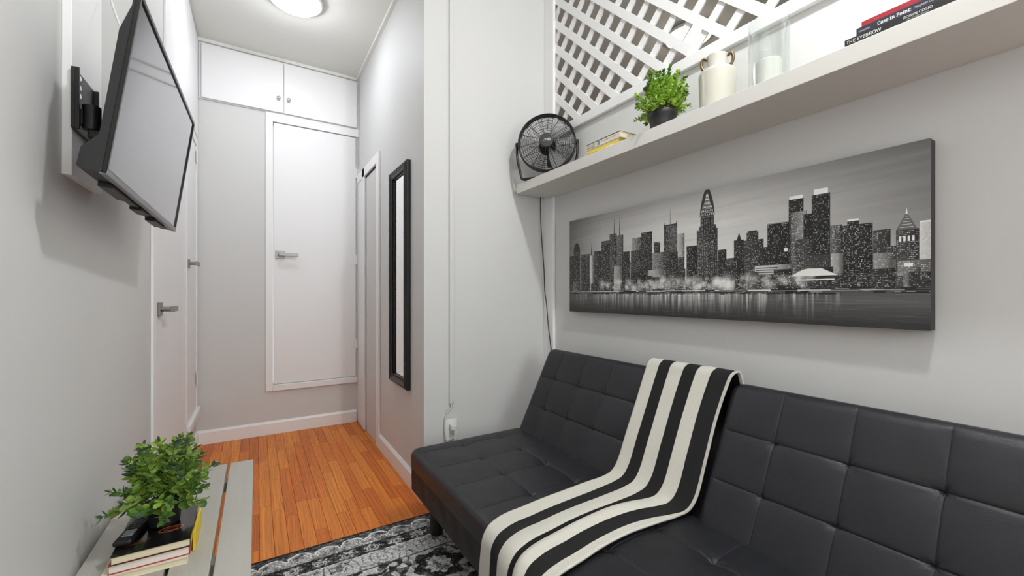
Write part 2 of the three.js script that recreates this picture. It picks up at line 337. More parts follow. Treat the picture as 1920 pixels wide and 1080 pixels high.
// =====================================================================
// LAMPS
// =====================================================================
function ceilingLamp(name, label, x, z, r, power, color, glow, panel) {
  const l = thing(name, label, 'lamp', [x, YC, z], undefined);
  mesh('base_ring', lathe([[0, -.001], [r, -.001], [r, -.022], [r - .012, -.026], [r - .012, -.012], [0, -.012]], 56), M.whitePlastic, l);
  mesh('diffuser', lathe([[r - .013, -.013], [r - .014, -.028], [r * .8, -.042], [r * .45, -.05], [0.0001, -.052]].reverse(), 56), std({ color: 0xffffff, roughness: .5, emissive: color, emissiveIntensity: glow }), l);
  const p = new THREE.PointLight(color, power, 0, 2); p.position.set(0, -.10, 0); p.castShadow = true; p.shadow.radius = 2.4; p.shadow.mapSize.set(1024, 1024); p.name = 'lamp_light'; l.add(p);
  if (panel) { const a = new THREE.RectAreaLight(color, panel, r * 1.7, r * 1.7); a.position.set(0, -.057, 0); a.rotation.x = -Math.PI / 2; a.name = 'lamp_panel'; l.add(a); }
  return l;
}
ceilingLamp('ceiling_lamp', 'glowing round flush lamp on the hall ceiling', .215, -3.05, .165, HALL_LAMP, 0xf3f6fd, LAMP_GLOW, HALL_PANEL);
ceilingLamp('ceiling_lamp', 'round flush lamp on the ceiling over the sofa', .92, -.15, .18, ROOM_LAMP, 0xf7f8fa, LAMP_GLOW, ROOM_PANEL);
ceilingLamp('ceiling_lamp', 'round flush lamp inside the small room off the hall', 1.2, -3.1, .13, BATH_LAMP, 0xf7f9ff, LAMP_GLOW);
ceilingLamp('ceiling_lamp', 'warm lit lamp in the room behind the lattice', 2.74, -1.95, .17, NEIGHBOUR_LAMP, 0xfff3e4, 2.2, NEIGHBOUR_PANEL);

// =====================================================================
// SOFA (folding futon)
// =====================================================================
const leatherBump = dataTex(512, 512, (u, v) => { const a = vnoise(u * 90, v * 90, 4, 90, 90), b = vnoise(u * 180, v * 180, 6, 180, 180); return 255 * (.55 * a + .45 * b); }, { srgb: false });
const leather = phy({ color: 0x1e1f23, roughness: 0.42, bumpMap: leatherBump, bumpScale: 0.0004, specularIntensity: 0.8 });
const skirtCloth = std({ color: 0x17161a, roughness: 0.6, bumpMap: leatherBump, bumpScale: 0.0005 });
// padded slab: x in [0,L], y in [0,W], top near z=T, edges rolled by r, stitched along seams
function cushion(L, W, T, r, rc, sx, sy, o = {}) {
  const { seam = .006, tuft = .014, crown = .007, step = .016, seed = 3, tr = .02, sw = .0035 } = o;
  const lines = (len, seams) => { const s = new Set(); const add = v => { if (v >= 0 && v <= len) s.add(Math.round(v * 1e5) / 1e5); }; for (let i = 0; i <= Math.ceil(len / step); i++) add(Math.min(len, i * step)); for (const k of [0, .06, .15, .3, .5, .75, 1]) { add(r * k); add(len - r * k); } for (const c of seams) for (const d of [-.02, -.012, -.007, -.0035, -.0012, 0, .0012, .0035, .007, .012, .02]) add(c + d); return [...s].sort((a, b) => a - b); };
  const X = lines(L, sx), Y = lines(W, sy), pos = [], idx = [], uv = [];
  const cx = [0, ...sx, L], cy = [0, ...sy, W];
  const cell = (v, c) => { for (let i = 0; i < c.length - 1; i++) if (v <= c[i + 1]) return Math.sin(Math.PI * clamp((v - c[i]) / (c[i + 1] - c[i]))); return 0; };
  function pt(x, y) {
    // rounded plan corners
    const qx = Math.abs(x - L / 2) - (L / 2 - rc), qy = Math.abs(y - W / 2) - (W / 2 - rc); let e;
    if (qx > 0 && qy > 0) { const d = Math.hypot(qx, qy); if (d > rc) { const k = rc / d; x = L / 2 + Math.sign(x - L / 2) * (L / 2 - rc + qx * k); y = W / 2 + Math.sign(y - W / 2) * (W / 2 - rc + qy * k); e = 0; } else e = rc - d; }
    else e = rc - Math.max(qx, qy);
    let z = e < r ? T - r + Math.sqrt(Math.max(0, r * r - (r - e) ** 2)) : T;
    const k = sstep(0, r * 1.6, e);
    const ax = Math.pow(cell(x, cx), .6), ay = Math.pow(cell(y, cy), .6);
    z += k * crown * (ax * ay - .35);
    for (const c of sx) { const d = Math.abs(x - c); if (d < .06) z -= k * seam * Math.exp(-d / sw); }
    for (const c of sy) { const d = Math.abs(y - c); if (d < .06) z -= k * seam * Math.exp(-d / sw); }
    for (const a of sx) for (const b of sy) { const d = Math.hypot(x - a, y - b); if (d < .14) { const th = Math.atan2(y - b, x - a); z -= k * tuft * Math.exp(-d / tr) * (1 + .22 * Math.cos(th * 3 + a * 40) + .15 * Math.cos(th * 7 + b * 31)); } }
    z += k * .0022 * (fbm(x * 14, y * 14, seed, 3) - .5) * 2;
    return [x, y, z];
  }
  for (const y of Y) for (const x of X) { const p = pt(x, y); pos.push(...p); uv.push(p[0] / .12, p[1] / .12); }
  const nx = X.length, ny = Y.length, id = (i, j) => j * nx + i;
  for (let j = 0; j < ny - 1; j++) for (let i = 0; i < nx - 1; i++) idx.push(id(i, j), id(i + 1, j), id(i + 1, j + 1), id(i, j), id(i + 1, j + 1), id(i, j + 1));
  const ring = []; for (let i = 0; i < nx; i++) ring.push(id(i, 0)); for (let j = 1; j < ny; j++) ring.push(id(nx - 1, j)); for (let i = nx - 2; i >= 0; i--) ring.push(id(i, ny - 1)); for (let j = ny - 2; j > 0; j--) ring.push(id(0, j));
  const levels = [r * .6, T * .5, r * .25, 0]; let prev = ring;
  levels.forEach((zz, li) => { const cur = ring.map(v => { const n = pos.length / 3; let x = pos[v * 3], y = pos[v * 3 + 1]; const ins = li === 3 ? r * .3 : 0; x += Math.sign(L / 2 - x) * Math.min(ins, Math.abs(L / 2 - x)); y += Math.sign(W / 2 - y) * Math.min(ins, Math.abs(W / 2 - y)); const z = li === 0 ? T - r - .001 : li === 1 ? T * .5 : zz; pos.push(x, y, z); uv.push((x + z) / .12, (y + z) / .12); return n; });
    for (let i = 0; i < ring.length; i++) { const n = (i + 1) % ring.length; idx.push(prev[i], cur[i], cur[n], prev[i], cur[n], prev[n]); } prev = cur; });
  const c = pos.length / 3; pos.push(L / 2, W / 2, 0); uv.push(0, 0); for (let i = 0; i < prev.length; i++) idx.push(c, prev[(i + 1) % prev.length], prev[i]);
  const g = new THREE.BufferGeometry(); g.setAttribute('position', new THREE.Float32BufferAttribute(pos, 3)); g.setAttribute('uv', new THREE.Float32BufferAttribute(uv, 2)); g.setIndex(idx); g.computeVertexNormals(); return g;
}
{
  const S = thing('futon_sofa', 'black tufted leatherette futon sofa with split backrest', 'sofa', [0, 0, 0]);
  const zA = -1.955, zE = .23, xF = .618, xB = 1.26;
  // seat: local x along +z, local y along -x... built so that z(local) is up
  const seatCols = []; for (let z = -1.86; z < .1; z += .1955) seatCols.push(z - zA);
  // (z, x, y) is a right-handed set: local x -> +z, local y -> +x, local z -> +y
  const seat = cushion(zE - zA, xB - xF, .085, .03, .05, seatCols, [.870 - xF, 1.077 - xF], { seam: .0012, tuft: .013, crown: .004, seed: 5, tr: .017 });
  seat.applyMatrix4(new THREE.Matrix4().makeBasis(new THREE.Vector3(0, 0, 1), new THREE.Vector3(1, 0, 0), new THREE.Vector3(0, 1, 0)).setPosition(xF, .323, zA));
  mesh('seat', seat, leather, S);
  // upholstered box under the seat, with slack folds in the cover
  {
    const y0 = .213, y1 = .335, x0 = xF + .012, x1 = xB - .04, za = zA + .014, ze = zE - .014, pos = [], idx = [], uv = [];
    const path = []; const n1 = 260, n2 = 60;
    for (let i = 0; i <= n2; i++) path.push([x1 + (x0 - x1) * i / n2, za, 0, -1]);
    for (let i = 0; i <= n1; i++) path.push([x0, za + (ze - za) * i / n1, -1, 0]);
    for (let i = 0; i <= n2; i++) path.push([x0 + (x1 - x0) * i / n2, ze, 0, 1]);
    const ny = 14;
    path.forEach(([x, z, ax, az], i) => { for (let j = 0; j <= ny; j++) { const t = j / ny, w = Math.sin(Math.PI * t); const a = (x + z) ; const f = (.006 * (fbm(a * 9 + t * 1.6, t * 1.2, 12, 3) - .5) * 2 + .003 * Math.sin(a * 52 + t * 2.2) * fbm(a * 3, t, 3, 2)) * w; pos.push(x + ax * f, y0 + (y1 - y0) * t, z + az * f); uv.push(a / .12, t * .17 / .12); } });
    for (let i = 0; i < path.length - 1; i++) for (let j = 0; j < ny; j++) { const a = i * (ny + 1) + j, b = a + ny + 1; idx.push(a, b, b + 1, a, b + 1, a + 1); }
    const g = new THREE.BufferGeometry(); g.setAttribute('position', new THREE.Float32BufferAttribute(pos, 3)); g.setAttribute('uv', new THREE.Float32BufferAttribute(uv, 2)); g.setIndex(idx); g.computeVertexNormals();
    mesh('seat_skirt', [g, bx(x0 + .01, x1, y0, y0 + .01, za + .01, ze - .01), bx(x1 - .02, x1, y0, y1, za, ze)], skirtCloth, S);
  }
  // piping round the seat edge
  mesh('piping', [rod([xF + .006, .345, zA + .05], [xF + .006, .345, zE - .05], .004, 8), rod([xF + .05, .345, zA + .006], [xB - .05, .345, zA + .006], .004, 8)], skirtCloth, S);
  // two backrest halves, leaning back
  const ez = new THREE.Vector3(-.8945, .4472, 0), ey = new THREE.Vector3(.4472, .8945, 0), ex = new THREE.Vector3(0, 0, 1), T = .115, below = .06, H = .492 + below;
  const back = (z0, z1, cols, seed) => { const g = cushion(z1 - z0, H, T, .034, .045, cols.map(c => c - z0), [.152 + below, .317 + below], { seam: .0028, tuft: .010, crown: .0045, seed, tr: .017 });
    const o = new THREE.Vector3(1.22, .40, z0).addScaledVector(ey, -below).addScaledVector(ez, -T + .002);
    g.applyMatrix4(new THREE.Matrix4().makeBasis(ex, ey, ez).setPosition(o)); mesh('backrest', g, leather, S); };
  back(-1.935, -.90, [-1.785, -1.595, -1.412, -1.225, -1.04], 8);
  back(-.852, .19, [-.672, -.484, -.298, -.11, .075], 9);
  for (const [x, z] of [[.73, -1.872], [.73, .14], [1.14, -1.872], [1.14, .14], [.73, -.87]]) mesh('leg', [lathe([[0, 0], [.029, 0], [.031, .004], [.033, .212], [0, .212]], 28).translate(x, .0075, z)], M.blackPlastic, S);
  for (const z of [-.90, -1.86]) mesh('hinge_bracket', bx(1.14, 1.30, .20, .24, z, z + .04), M.blackPlastic, S);
}

// ---------- striped throw ----------
{
  const P = [[1.545, .60, -1.20, -.83], [1.515, .73, -1.205, -.835], [1.497, .825, -1.21, -.84], [1.468, .868, -1.212, -.838], [1.432, .858, -1.212, -.842], [1.408, .815, -1.212, -.848], [1.36, .71, -1.212, -.856], [1.295, .58, -1.21, -.852], [1.238, .468, -1.208, -.85], [1.208, .436, -1.21, -.856], [1.165, .424, -1.214, -.868], [1.08, .423, -1.21, -.878], [.957, .424, -1.20, -.884], [.839, .424, -1.192, -.874], [.758, .424, -1.183, -.86], [.70, .427, -1.174, -.848], [.655, .427, -1.162, -.838], [.618, .417, -1.153, -.832], [.597, .392, -1.149, -.829], [.590, .34, -1.15, -.826], [.590, .22, -1.162, -.822], [.592, .12, -1.168, -.82]];
  const c3 = (k) => new THREE.CatmullRomCurve3(P.map(p => new THREE.Vector3(p[0], p[1], p[k])), false, 'centripetal');
  const cl = c3(2), cr = c3(3), NU = 170, NV = 90;
  const U = []; for (let i = 0; i <= NU; i++) U.push(i / NU);
  const edges = [.0, .165, .312, .478, .63, .79, .945], knots = [...edges, 1];
  const warp = (v, to) => { let k = 0; while (k < 6 && v > knots[k + 1]) k++; return mix(to[k], to[k + 1], (v - knots[k]) / (knots[k + 1] - knots[k])); };
  const top = [], uvs = [];
  for (const u of U) {
    const A = cl.getPoint(u), B = cr.getPoint(u), A2 = cl.getPoint(Math.min(1, u + .004)), A1 = cl.getPoint(Math.max(0, u - .004));
    const tg = A2.clone().sub(A1).normalize(), nrm = new THREE.Vector3(-tg.y, tg.x, 0).normalize().negate(); // outward
    const onSeat = sstep(.44, .56, u) * (1 - .15 * sstep(.8, .9, u));
    for (let j = 0; j <= NV; j++) {
      let v = j / NV;
      // the cloth gathers on the seat: the second dark stripe sinks into a fold
      const fold = onSeat;
      const w = mix(warp(v, [0, .165, .312, .478, .63, .79, .972, 1]), warp(v, [0, .19, .35, .545, .60, .735, .885, 1]), fold);
      const p = A.clone().lerp(B, w);
      let lift = fold * (.016 * Math.exp(-(((v - .70) / .09) ** 2)) - .004 * Math.exp(-(((v - .56) / .05) ** 2)) + .008 * Math.exp(-(((v - .42) / .12) ** 2)));
      lift += .0035 * (fbm(u * 9, v * 5, 31, 3) - .5) + .004 * Math.sin(v * 9 + u * 5) * fold * .6 + .004 * Math.sin(v * 14 + u * 2) * sstep(.84, .98, u);
      lift += .0025 * Math.exp(-(((v - 1) / .03) ** 2)); // rolled edge
      p.addScaledVector(nrm, lift); top.push(p, nrm.clone()); uvs.push([v, u]);
    }
  }
  const pos = [], uv = [], idx = [], n = NV + 1, N = U.length * n, th = .006;
  for (let s = 0; s < 2; s++) for (let k = 0; k < N; k++) { const p = top[k * 2].clone(); if (s) p.addScaledVector(top[k * 2 + 1], -th); pos.push(p.x, p.y, p.z); uv.push(...uvs[k]); }
  const q = (a, b, c, d) => idx.push(a, b, c, a, c, d);
  for (let i = 0; i < NU; i++) for (let j = 0; j < NV; j++) { const a = i * n + j; q(a, a + n, a + n + 1, a + 1); q(N + a, N + a + 1, N + a + n + 1, N + a + n); }
  for (let i = 0; i < NU; i++) { const a = i * n, b = i * n + NV; q(a, N + a, N + a + n, a + n); q(b, b + n, N + b + n, N + b); }
  for (let j = 0; j < NV; j++) { const a = j, b = NU * n + j; q(a, a + 1, N + a + 1, N + a); q(b, N + b, N + b + 1, b + 1); }
  const g = new THREE.BufferGeometry(); g.setAttribute('position', new THREE.Float32BufferAttribute(pos, 3)); g.setAttribute('uv', new THREE.Float32BufferAttribute(uv, 2)); g.setIndex(idx); g.computeVertexNormals();
  const stripes = dataTex(1024, 1024, (u, v) => {
    const e = u + .0016 * (vnoise(v * 420, u * 30, 5) - .5); let k = 0; while (k < 6 && e >= edges[k + 1]) k++; if (e >= edges[6]) k = 6;
    const knit = .93 + .07 * Math.sin(u * 1024 * .9) * Math.sin(v * 1024 * 1.1) + .05 * (vnoise(u * 300, v * 900, 7) - .5);
    return k % 2 === 0 ? [226 * knit, 223 * knit, 211 * knit] : [17 * knit, 17 * knit, 17 * knit];
  });
  const knitBump = dataTex(256, 256, (u, v) => 127 + 70 * Math.sin(u * 2 * Math.PI * 32) * Math.sin(v * 2 * Math.PI * 32) + 50 * (vnoise(u * 64, v * 64, 9, 64, 64) - .5), { srgb: false, rx: 4, ry: 18 });
  solid('throw_blanket', g, phy({ map: stripes, roughness: .95, bumpMap: knitBump, bumpScale: .0008, sheen: .3, sheenRoughness: .6 }), 'black and cream striped throw draped over the sofa', 'blanket');
}

// =====================================================================
// RUG
// =====================================================================
{
  const x0 = XL + .10, x1 = 1.45, z0 = -2.062, z1 = .35, w = x1 - x0, d = z1 - z0;
  const tex = dataTex(1536, 2048, (u, v) => {
    // v = 0 at the near end of the texture sheet; s is the distance from the far edge
    const x = x0 + u * w, s = (1 - v) * d;
    const n1 = fbm(x * 60, s * 60, 3, 4), n2 = fbm(x * 22 + 7, s * 22, 6, 4), fine = fbm(x * 190, s * 190, 11, 3), wx = x + .026 * (fbm(x * 26, s * 26, 40, 3) - .5), ws = s + .020 * (fbm(x * 30 + 9, s * 30, 44, 3) - .5);
    const ring = (cx, cs, k) => { const r = Math.hypot(wx - cx, ws - cs), th = Math.atan2(ws - cs, wx - cx); return [r / k, th]; };
    let l;
    if (s < .008) l = .05;
    else if (s < .105) { // scalloped border
      const per = .107, ph = ((wx / per) % 1 + 1) % 1 - .5; const lobe = .03 + .042 * Math.sqrt(Math.max(0, 1 - (ph / .5) ** 2));
      const t = .105 - ws; const on = t < lobe; const rim = Math.abs(t - lobe) < .006;
      const rr = Math.hypot(ph * per, t - .026); const flower = .5 + .5 * Math.cos(Math.atan2(t - .026, ph * per) * 6) * Math.sin(rr * 420);
      l = rim ? .86 : on ? .38 + .4 * flower * n1 * 1.6 : .12 + .38 * (Math.sin(ph * 70 + 3) * Math.sin(ws * 520) > .1 ? n1 : 0);
    } else if (s < .112) l = .10;
    else if (s < .178) { // rosette band
      const per = .105, c = ((wx / per + .3) % 1 + 1) % 1 - .5; const rr = Math.hypot(c * per * .75, ws - .145), th = Math.atan2(ws - .145, c * per);
      const pet = .026 + .006 * Math.cos(th * 7); l = rr < .006 ? .15 : rr < pet ? .52 + .25 * Math.cos(rr * 700) : .10 + .30 * (Math.sin(wx * 210) * Math.sin(ws * 260) > .35 ? 1 : 0) * n1;
    } else if (s < .184) l = .82;
    else if (s < .285) { // pale band with scrolls
      const per = .19, c = ((wx / per) % 1 + 1) % 1 - .5; const rr = Math.hypot(c * per, ws - .235); const a = Math.atan2(ws - .235, c * per);
      const sc = Math.sin(rr * 240 - a * 2); l = .72 - .32 * sstep(.75, .95, sc) * n2 * 1.8 - .5 * sstep(.62, .72, n1) * .7;
    } else if (s < .292) l = .22;
    else { // field: dark medallions and pale ground
      const px = .52, pz = .56; const cx = Math.round((wx - .655) / px) * px + .655, cs = Math.round((ws - .405) / pz) * pz + .405;
      const dx = wx - cx, ds = (ws - cs); const r = Math.hypot(dx, ds), a = Math.atan2(ds, dx);
      const e1 = .052 + .007 * Math.cos(a * 8), e2 = .098 + .014 * Math.cos(a * 6 + .4), e3 = .13 + .016 * Math.cos(a * 6 + .4), e4 = .235 + .03 * Math.cos(a * 8);
      if (r < .012) l = .25 + .3 * n1; else if (r < e1) l = .5 + .45 * n1 + .12 * Math.cos(a * 16); else if (r < e2) l = .07 + .16 * sstep(.55, .75, n1); else if (r < e3) l = .66 + .2 * (n2 - .5);
      else if (r < e4) { const t = Math.sin(dx * 95 + 4 * n2) * Math.sin(ds * 95 + 3 * n2); l = t > .18 ? .62 + .2 * n1 : .10 + .12 * n1; }
      else { const t = Math.sin(wx * 70 + 5 * fbm(x * 9, s * 9, 71, 2)) * Math.sin(ws * 62 + 4 * n2); l = t > .42 ? .12 : t > .30 ? .45 : .74; }
      const str = Math.sin(ws * 58 + 1.2 * Math.sin(wx * 16)); if (r > e4 && str > .93) l = .1;
    }
    l = mix(l, .66, .04 + .35 * sstep(.56, .78, n2)); l = mix(l, .08, .5 * sstep(.60, .72, fbm(x * 34 + 3, s * 34, 91, 3))); l += .46 * (fine - .5) + .34 * (n1 - .5); l = l + .12 * (l - .45);
    l = clamp(l, .03, .92); const g = 255 * Math.pow(l, .76); return [g, g * 1.0, g * .995];
  });
  tex.wrapS = tex.wrapT = THREE.ClampToEdgeWrapping;
  const nap = dataTex(512, 512, (u, v) => 255 * fbm(u * 128, v * 128, 2, 2, 128, 128), { srgb: false, rx: 6, ry: 8 });
  const rug = thing('area_rug', 'black and white vintage patterned rug under the sofa', 'rug', [0, 0, 0]);
  const top = new THREE.PlaneGeometry(w, d, 1, 1); top.rotateX(-Math.PI / 2); top.translate((x0 + x1) / 2, .0068, (z0 + z1) / 2);
  { const uv = top.attributes.uv; for (let i = 0; i < uv.count; i++) uv.setY(i, uv.getY(i)); }
  mesh('pile', top, std({ map: tex, roughness: 1, bumpMap: nap, bumpScale: .0012 }), rug);
  mesh('backing', bx(x0, x1, .0002, .0064, z0, z1), std({ color: 0x18181a, roughness: 1 }), rug);
  for (const z of [z0 - .005, z1]) mesh('bound_edge', bx(x0 - .004, x1 + .004, .0003, .0072, z, z + .005), std({ color: 0x121214, roughness: 1 }), rug);
}

// =====================================================================
// SKYLINE PICTURE
// =====================================================================
{
  const X = 1.575, zl = -1.913, W = 1.5435, yt = 1.5725, yb = 1.0427, H = yt - yb;
  const tex = canvasTex(2048, 704, (g, w, h) => {
    const R = rng(77); const gray = (t, a = 1) => { const v = Math.min(255, t * (1 + .34 * sstep(60, 150, t))); return `rgba(${Math.round(v)},${Math.round(v)},${Math.round(v * .99)},${a})`; };
    const cu = u => (.991 * u + .0084) * w, cv = v => .972 * v * h;
    // printed sky tones
    const sky = g.createLinearGradient(0, 0, w, 0); sky.addColorStop(0, gray(92)); sky.addColorStop(.18, gray(152)); sky.addColorStop(.42, gray(200)); sky.addColorStop(.62, gray(196)); sky.addColorStop(.82, gray(150)); sky.addColorStop(1, gray(108));
    g.fillStyle = sky; g.fillRect(0, 0, w, h);
    const sk2 = g.createLinearGradient(0, 0, 0, h * .6); sk2.addColorStop(0, gray(80, .45)); sk2.addColorStop(.45, gray(120, .16)); sk2.addColorStop(1, gray(230, .40)); g.fillStyle = sk2; g.fillRect(0, 0, w, h * .62);
    for (let i = 0; i < 90; i++) { const y = R() * h * .4, x = R() * w, L = 60 + R() * 300; g.fillStyle = gray(R() < .5 ? 70 : 200, .025 + R() * .02); g.beginPath(); g.ellipse(x, y, L, 4 + R() * 9, -.04, 0, 7); g.fill(); }
    const horizon = .80;
    function tower(u0, u1, v0, tone, lit, o = {}) {
      const x0 = cu(u0), x1 = cu(u1), y0 = cv(v0), y1 = cv(o.base || horizon);
      const b = g.createLinearGradient(x0, 0, x1, 0); b.addColorStop(0, gray(tone * (o.flip ? .7 : 1.15))); b.addColorStop(.55, gray(tone)); b.addColorStop(1, gray(tone * (o.flip ? 1.15 : .62))); g.fillStyle = b; g.fillRect(x0, y0, x1 - x0, y1 - y0);
      const sx = o.sx || 5, sy = o.sy || 7; for (let y = y0 + 4; y < y1 - 3; y += sy) for (let x = x0 + 2; x < x1 - 2; x += sx) if (R() < lit) { const k = R(); g.fillStyle = gray(135 + 120 * k * k, .6 + .4 * R()); g.fillRect(x, y, sx * .66, sy * .5); }
      if (o.cap) { g.fillStyle = gray(o.cap); g.fillRect(x0 + (o.capIn || 0), y0 - (o.capH || 14), (x1 - x0) - 2 * (o.capIn || 0), o.capH || 14); }
      if (o.stripe) { g.fillStyle = gray(tone * .5, .6); for (let x = x0; x < x1; x += o.stripe) g.fillRect(x, y0, o.stripe * .3, y1 - y0); }
      g.fillStyle = gray(o.edge || 20, .5); g.fillRect(x1 - 2, y0, 2, y1 - y0);
    }
    const spire = (u, v0, v1, wd, tone) => { g.fillStyle = gray(tone); g.beginPath(); g.moveTo(cu(u), cv(v0)); g.lineTo(cu(u) + wd, cv(v1)); g.lineTo(cu(u) - wd, cv(v1)); g.fill(); };
    // hazy back row
    for (let i = 0; i < 70; i++) { const u = R() * 1.0, wd = .012 + R() * .02; tower(u, u + wd, .50 + R() * .14, 95 + R() * 60, .25, { base: .78 }); }
    // left group
    tower(-.02, .02, .40, 52, .18); g.fillStyle = gray(48); g.beginPath(); g.ellipse(cu(.034), cv(.36), cu(.052) - cu(.034), cv(.10), 0, Math.PI, 0); g.fill(); tower(.016, .052, .35, 46, .22);
    tower(.055, .085, .40, 58, .3); tower(.087, .105, .40, 60, .3); spire(.115, .29, .42, 8, 70); tower(.106, .124, .42, 150, .5); tower(.125, .165, .38, 52, .3); tower(.164, .205, .285, 48, .34);
    tower(.205, .238, .225, 62, .45); spire(.226, .05, .24, 4, 70); tower(.238, .267, .25, 78, .55); spire(.251, .05, .26, 5, 80); tower(.262, .295, .42, 44, .3); tower(.225, .262, .55, 120, .6);
    tower(.303, .342, .30, 108, .55); tower(.342, .384, .262, 44, .42, { cap: 170, capH: 7 }); tower(.30, .345, .42, 60, .4); tower(.391, .414, .365, 52, .35); tower(.385, .43, .46, 100, .55);
    tower(.427, .473, .235, 72, .6, { flip: 1, cap: 52, capH: 6, capIn: 4 }); g.fillStyle = gray(60); g.fillRect(cu(.427), cv(.205), 5, cv(.04)); g.fillRect(cu(.470), cv(.205), 5, cv(.05)); spire(.45, .06, .24, 2.5, 90); tower(.473, .497, .32, 138, .5); tower(.436, .475, .47, 42, .35); tower(.475, .497, .52, 60, .4);
    tower(.504, .536, .435, 40, .32);
    // tall tower with tiered pointed crown
    tower(.536, .596, .315, 66, .72, { sx: 6, sy: 8, stripe: 13 }); tower(.542, .591, .285, 60, .6, { base: .45, sx: 6 }); tower(.547, .586, .19, 54, .55, { base: .4, sx: 5 });
    g.fillStyle = gray(58); g.beginPath(); g.moveTo(cu(.5665), cv(-.04)); g.quadraticCurveTo(cu(.586), cv(.07), cu(.588), cv(.21)); g.lineTo(cu(.545), cv(.21)); g.quadraticCurveTo(cu(.547), cv(.07), cu(.5665), cv(-.04)); g.fill();
    for (let k = 0; k < 6; k++) { const v = .035 + k * .030, hw = (.0035 + k * .0031) * w; for (let j = -2 - (k > 2 ? 1 : 0); j <= 2 + (k > 2 ? 1 : 0); j++) { const x = cu(.5665) + j * hw / 3.2; g.fillStyle = gray(235, .9); g.beginPath(); g.moveTo(x, cv(v)); g.lineTo(x + 4, cv(v + .02)); g.lineTo(x - 4, cv(v + .02)); g.fill(); } g.strokeStyle = gray(205, .85); g.lineWidth = 2; g.beginPath(); g.ellipse(cu(.5665), cv(v + .032), hw, cv(.035), 0, Math.PI, 0); g.stroke(); }
    for (let k = 0; k < 5; k++) { g.fillStyle = gray(30); g.fillRect(cu(.5555 + k * .0048), cv(.225), 4, cv(.13)); }
    // middle group
    tower(.598, .62, .49, 40, .28); tower(.618, .645, .56, 70, .3); tower(.64, .665, .43, 40, .33); spire(.653, .375, .44, 14, 42); tower(.672, .70, .385, 46, .4, { cap: 40, capH: 8, capIn: 6 }); tower(.664, .712, .44, 58, .42); tower(.705, .722, .5, 44, .3);
    tower(.721, .768, .345, 30, .30, { cap: 130, capH: 5 }); tower(.767, .797, .20, 34, .34, { cap: 228, capH: 16, capIn: 3 }); tower(.771, .803, .285, 112, .62, { flip: 1 }); tower(.797, .815, .31, 26, .22); tower(.813, .847, .195, 28, .36, { cap: 240, capH: 24, capIn: 8 });
    tower(.78, .815, .47, 60, .5); g.fillStyle = gray(245); g.fillRect(cu(.757), cv(.52), 16, 16);
    // right group
    tower(.847, .868, .405, 84, .5); tower(.866, .918, .415, 32, .42, { sy: 6 }); tower(.877, .896, .392, 40, .3, { base: .42, cap: 236, capH: 8 }); tower(.919, .945, .462, 58, .36); tower(.938, .956, .56, 66, .3);
    tower(.953, .985, .475, 60, .5); g.fillStyle = gray(96); g.beginPath(); g.moveTo(cu(.968), cv(.378)); g.lineTo(cu(.983), cv(.475)); g.lineTo(cu(.953), cv(.475)); g.fill(); for (let k = 0; k < 5; k++) { g.fillStyle = gray(235, .9); g.fillRect(cu(.968) - 3 - k * 4, cv(.40 + k * .015), 6 + k * 8, 2); } for (let k = 0; k < 4; k++) { g.fillStyle = gray(240); g.fillRect(cu(.957 + k * .0062), cv(.51), 7, cv(.03)); } spire(.968, .35, .39, 3, 240);
    tower(.986, 1.02, .445, 148, .4, { cap: 225, capH: 6 });
    // waterfront blocks
    tower(.30, .36, .63, 40, .3); tower(.371, .433, .615, 128, .5, { base: .73, sx: 8, sy: 9 }); tower(.44, .50, .62, 48, .35); tower(.60, .665, .62, 44, .3, { base: .75 }); tower(.692, .776, .63, 150, .1, { base: .70 }); for (let k = 0; k < 4; k++) { g.fillStyle = gray(70); g.fillRect(cu(.694), cv(.645 + k * .016), cu(.05) - cu(0), 4); }
    tower(.795, .87, .58, 70, .2, { base: .71, stripe: 7 }); tower(.848, .871, .58, 128, .1, { base: .71 }); tower(.919, .952, .595, 110, .3, { base: .72 }); tower(.955, 1.02, .645, 96, .5, { base: .73 }); g.fillStyle = gray(235); g.fillRect(cu(.964), cv(.66), 26, 14); tower(.872, .918, .60, 28, .45, { base: .73 });
    for (let i = 0; i < 60; i++) { const u = R(), wd = .01 + R() * .03; tower(u, u + wd, .66 + R() * .07, 30 + R() * 60, .3, { base: .80 }); }
    // pale tented roof on the pier
    g.fillStyle = gray(222); g.beginPath(); g.moveTo(cu(.772), cv(.715)); g.quadraticCurveTo(cu(.79), cv(.672), cu(.806), cv(.666)); g.lineTo(cu(.832), cv(.668)); g.quadraticCurveTo(cu(.845), cv(.69), cu(.862), cv(.715)); g.fill(); g.fillStyle = gray(40); g.fillRect(cu(.775), cv(.715), cu(.86) - cu(.775), cv(.03)); g.fillStyle = gray(238); g.fillRect(cu(.78), cv(.735), cu(.855) - cu(.78), 5);
    // shore lights
    for (let i = 0; i < 900; i++) { const u = Math.pow(R(), .9), c = Math.exp(-(((u - .5) / .3) ** 2)); const v = .70 + R() * .10; g.fillStyle = gray(150 + 105 * R(), (.2 + .6 * c) * (.3 + .7 * R())); const L = 2 + R() * 14; g.fillRect(cu(u), cv(v), L, 1.5 + R() * 3); }
    for (let i = 0; i < 130; i++) { const u = .16 + R() * .66, v = .705 + R() * .075, r = 8 + R() * 34; const rg = g.createRadialGradient(cu(u), cv(v), 0, cu(u), cv(v), r); rg.addColorStop(0, gray(255, .55)); rg.addColorStop(1, gray(255, 0)); g.fillStyle = rg; g.fillRect(cu(u) - r, cv(v) - r, 2 * r, 2 * r); }
    // water
    const wt = g.createLinearGradient(0, cv(.80), 0, h); wt.addColorStop(0, gray(74)); wt.addColorStop(.3, gray(84)); wt.addColorStop(1, gray(38)); g.fillStyle = wt; g.fillRect(0, cv(.81), w, h);
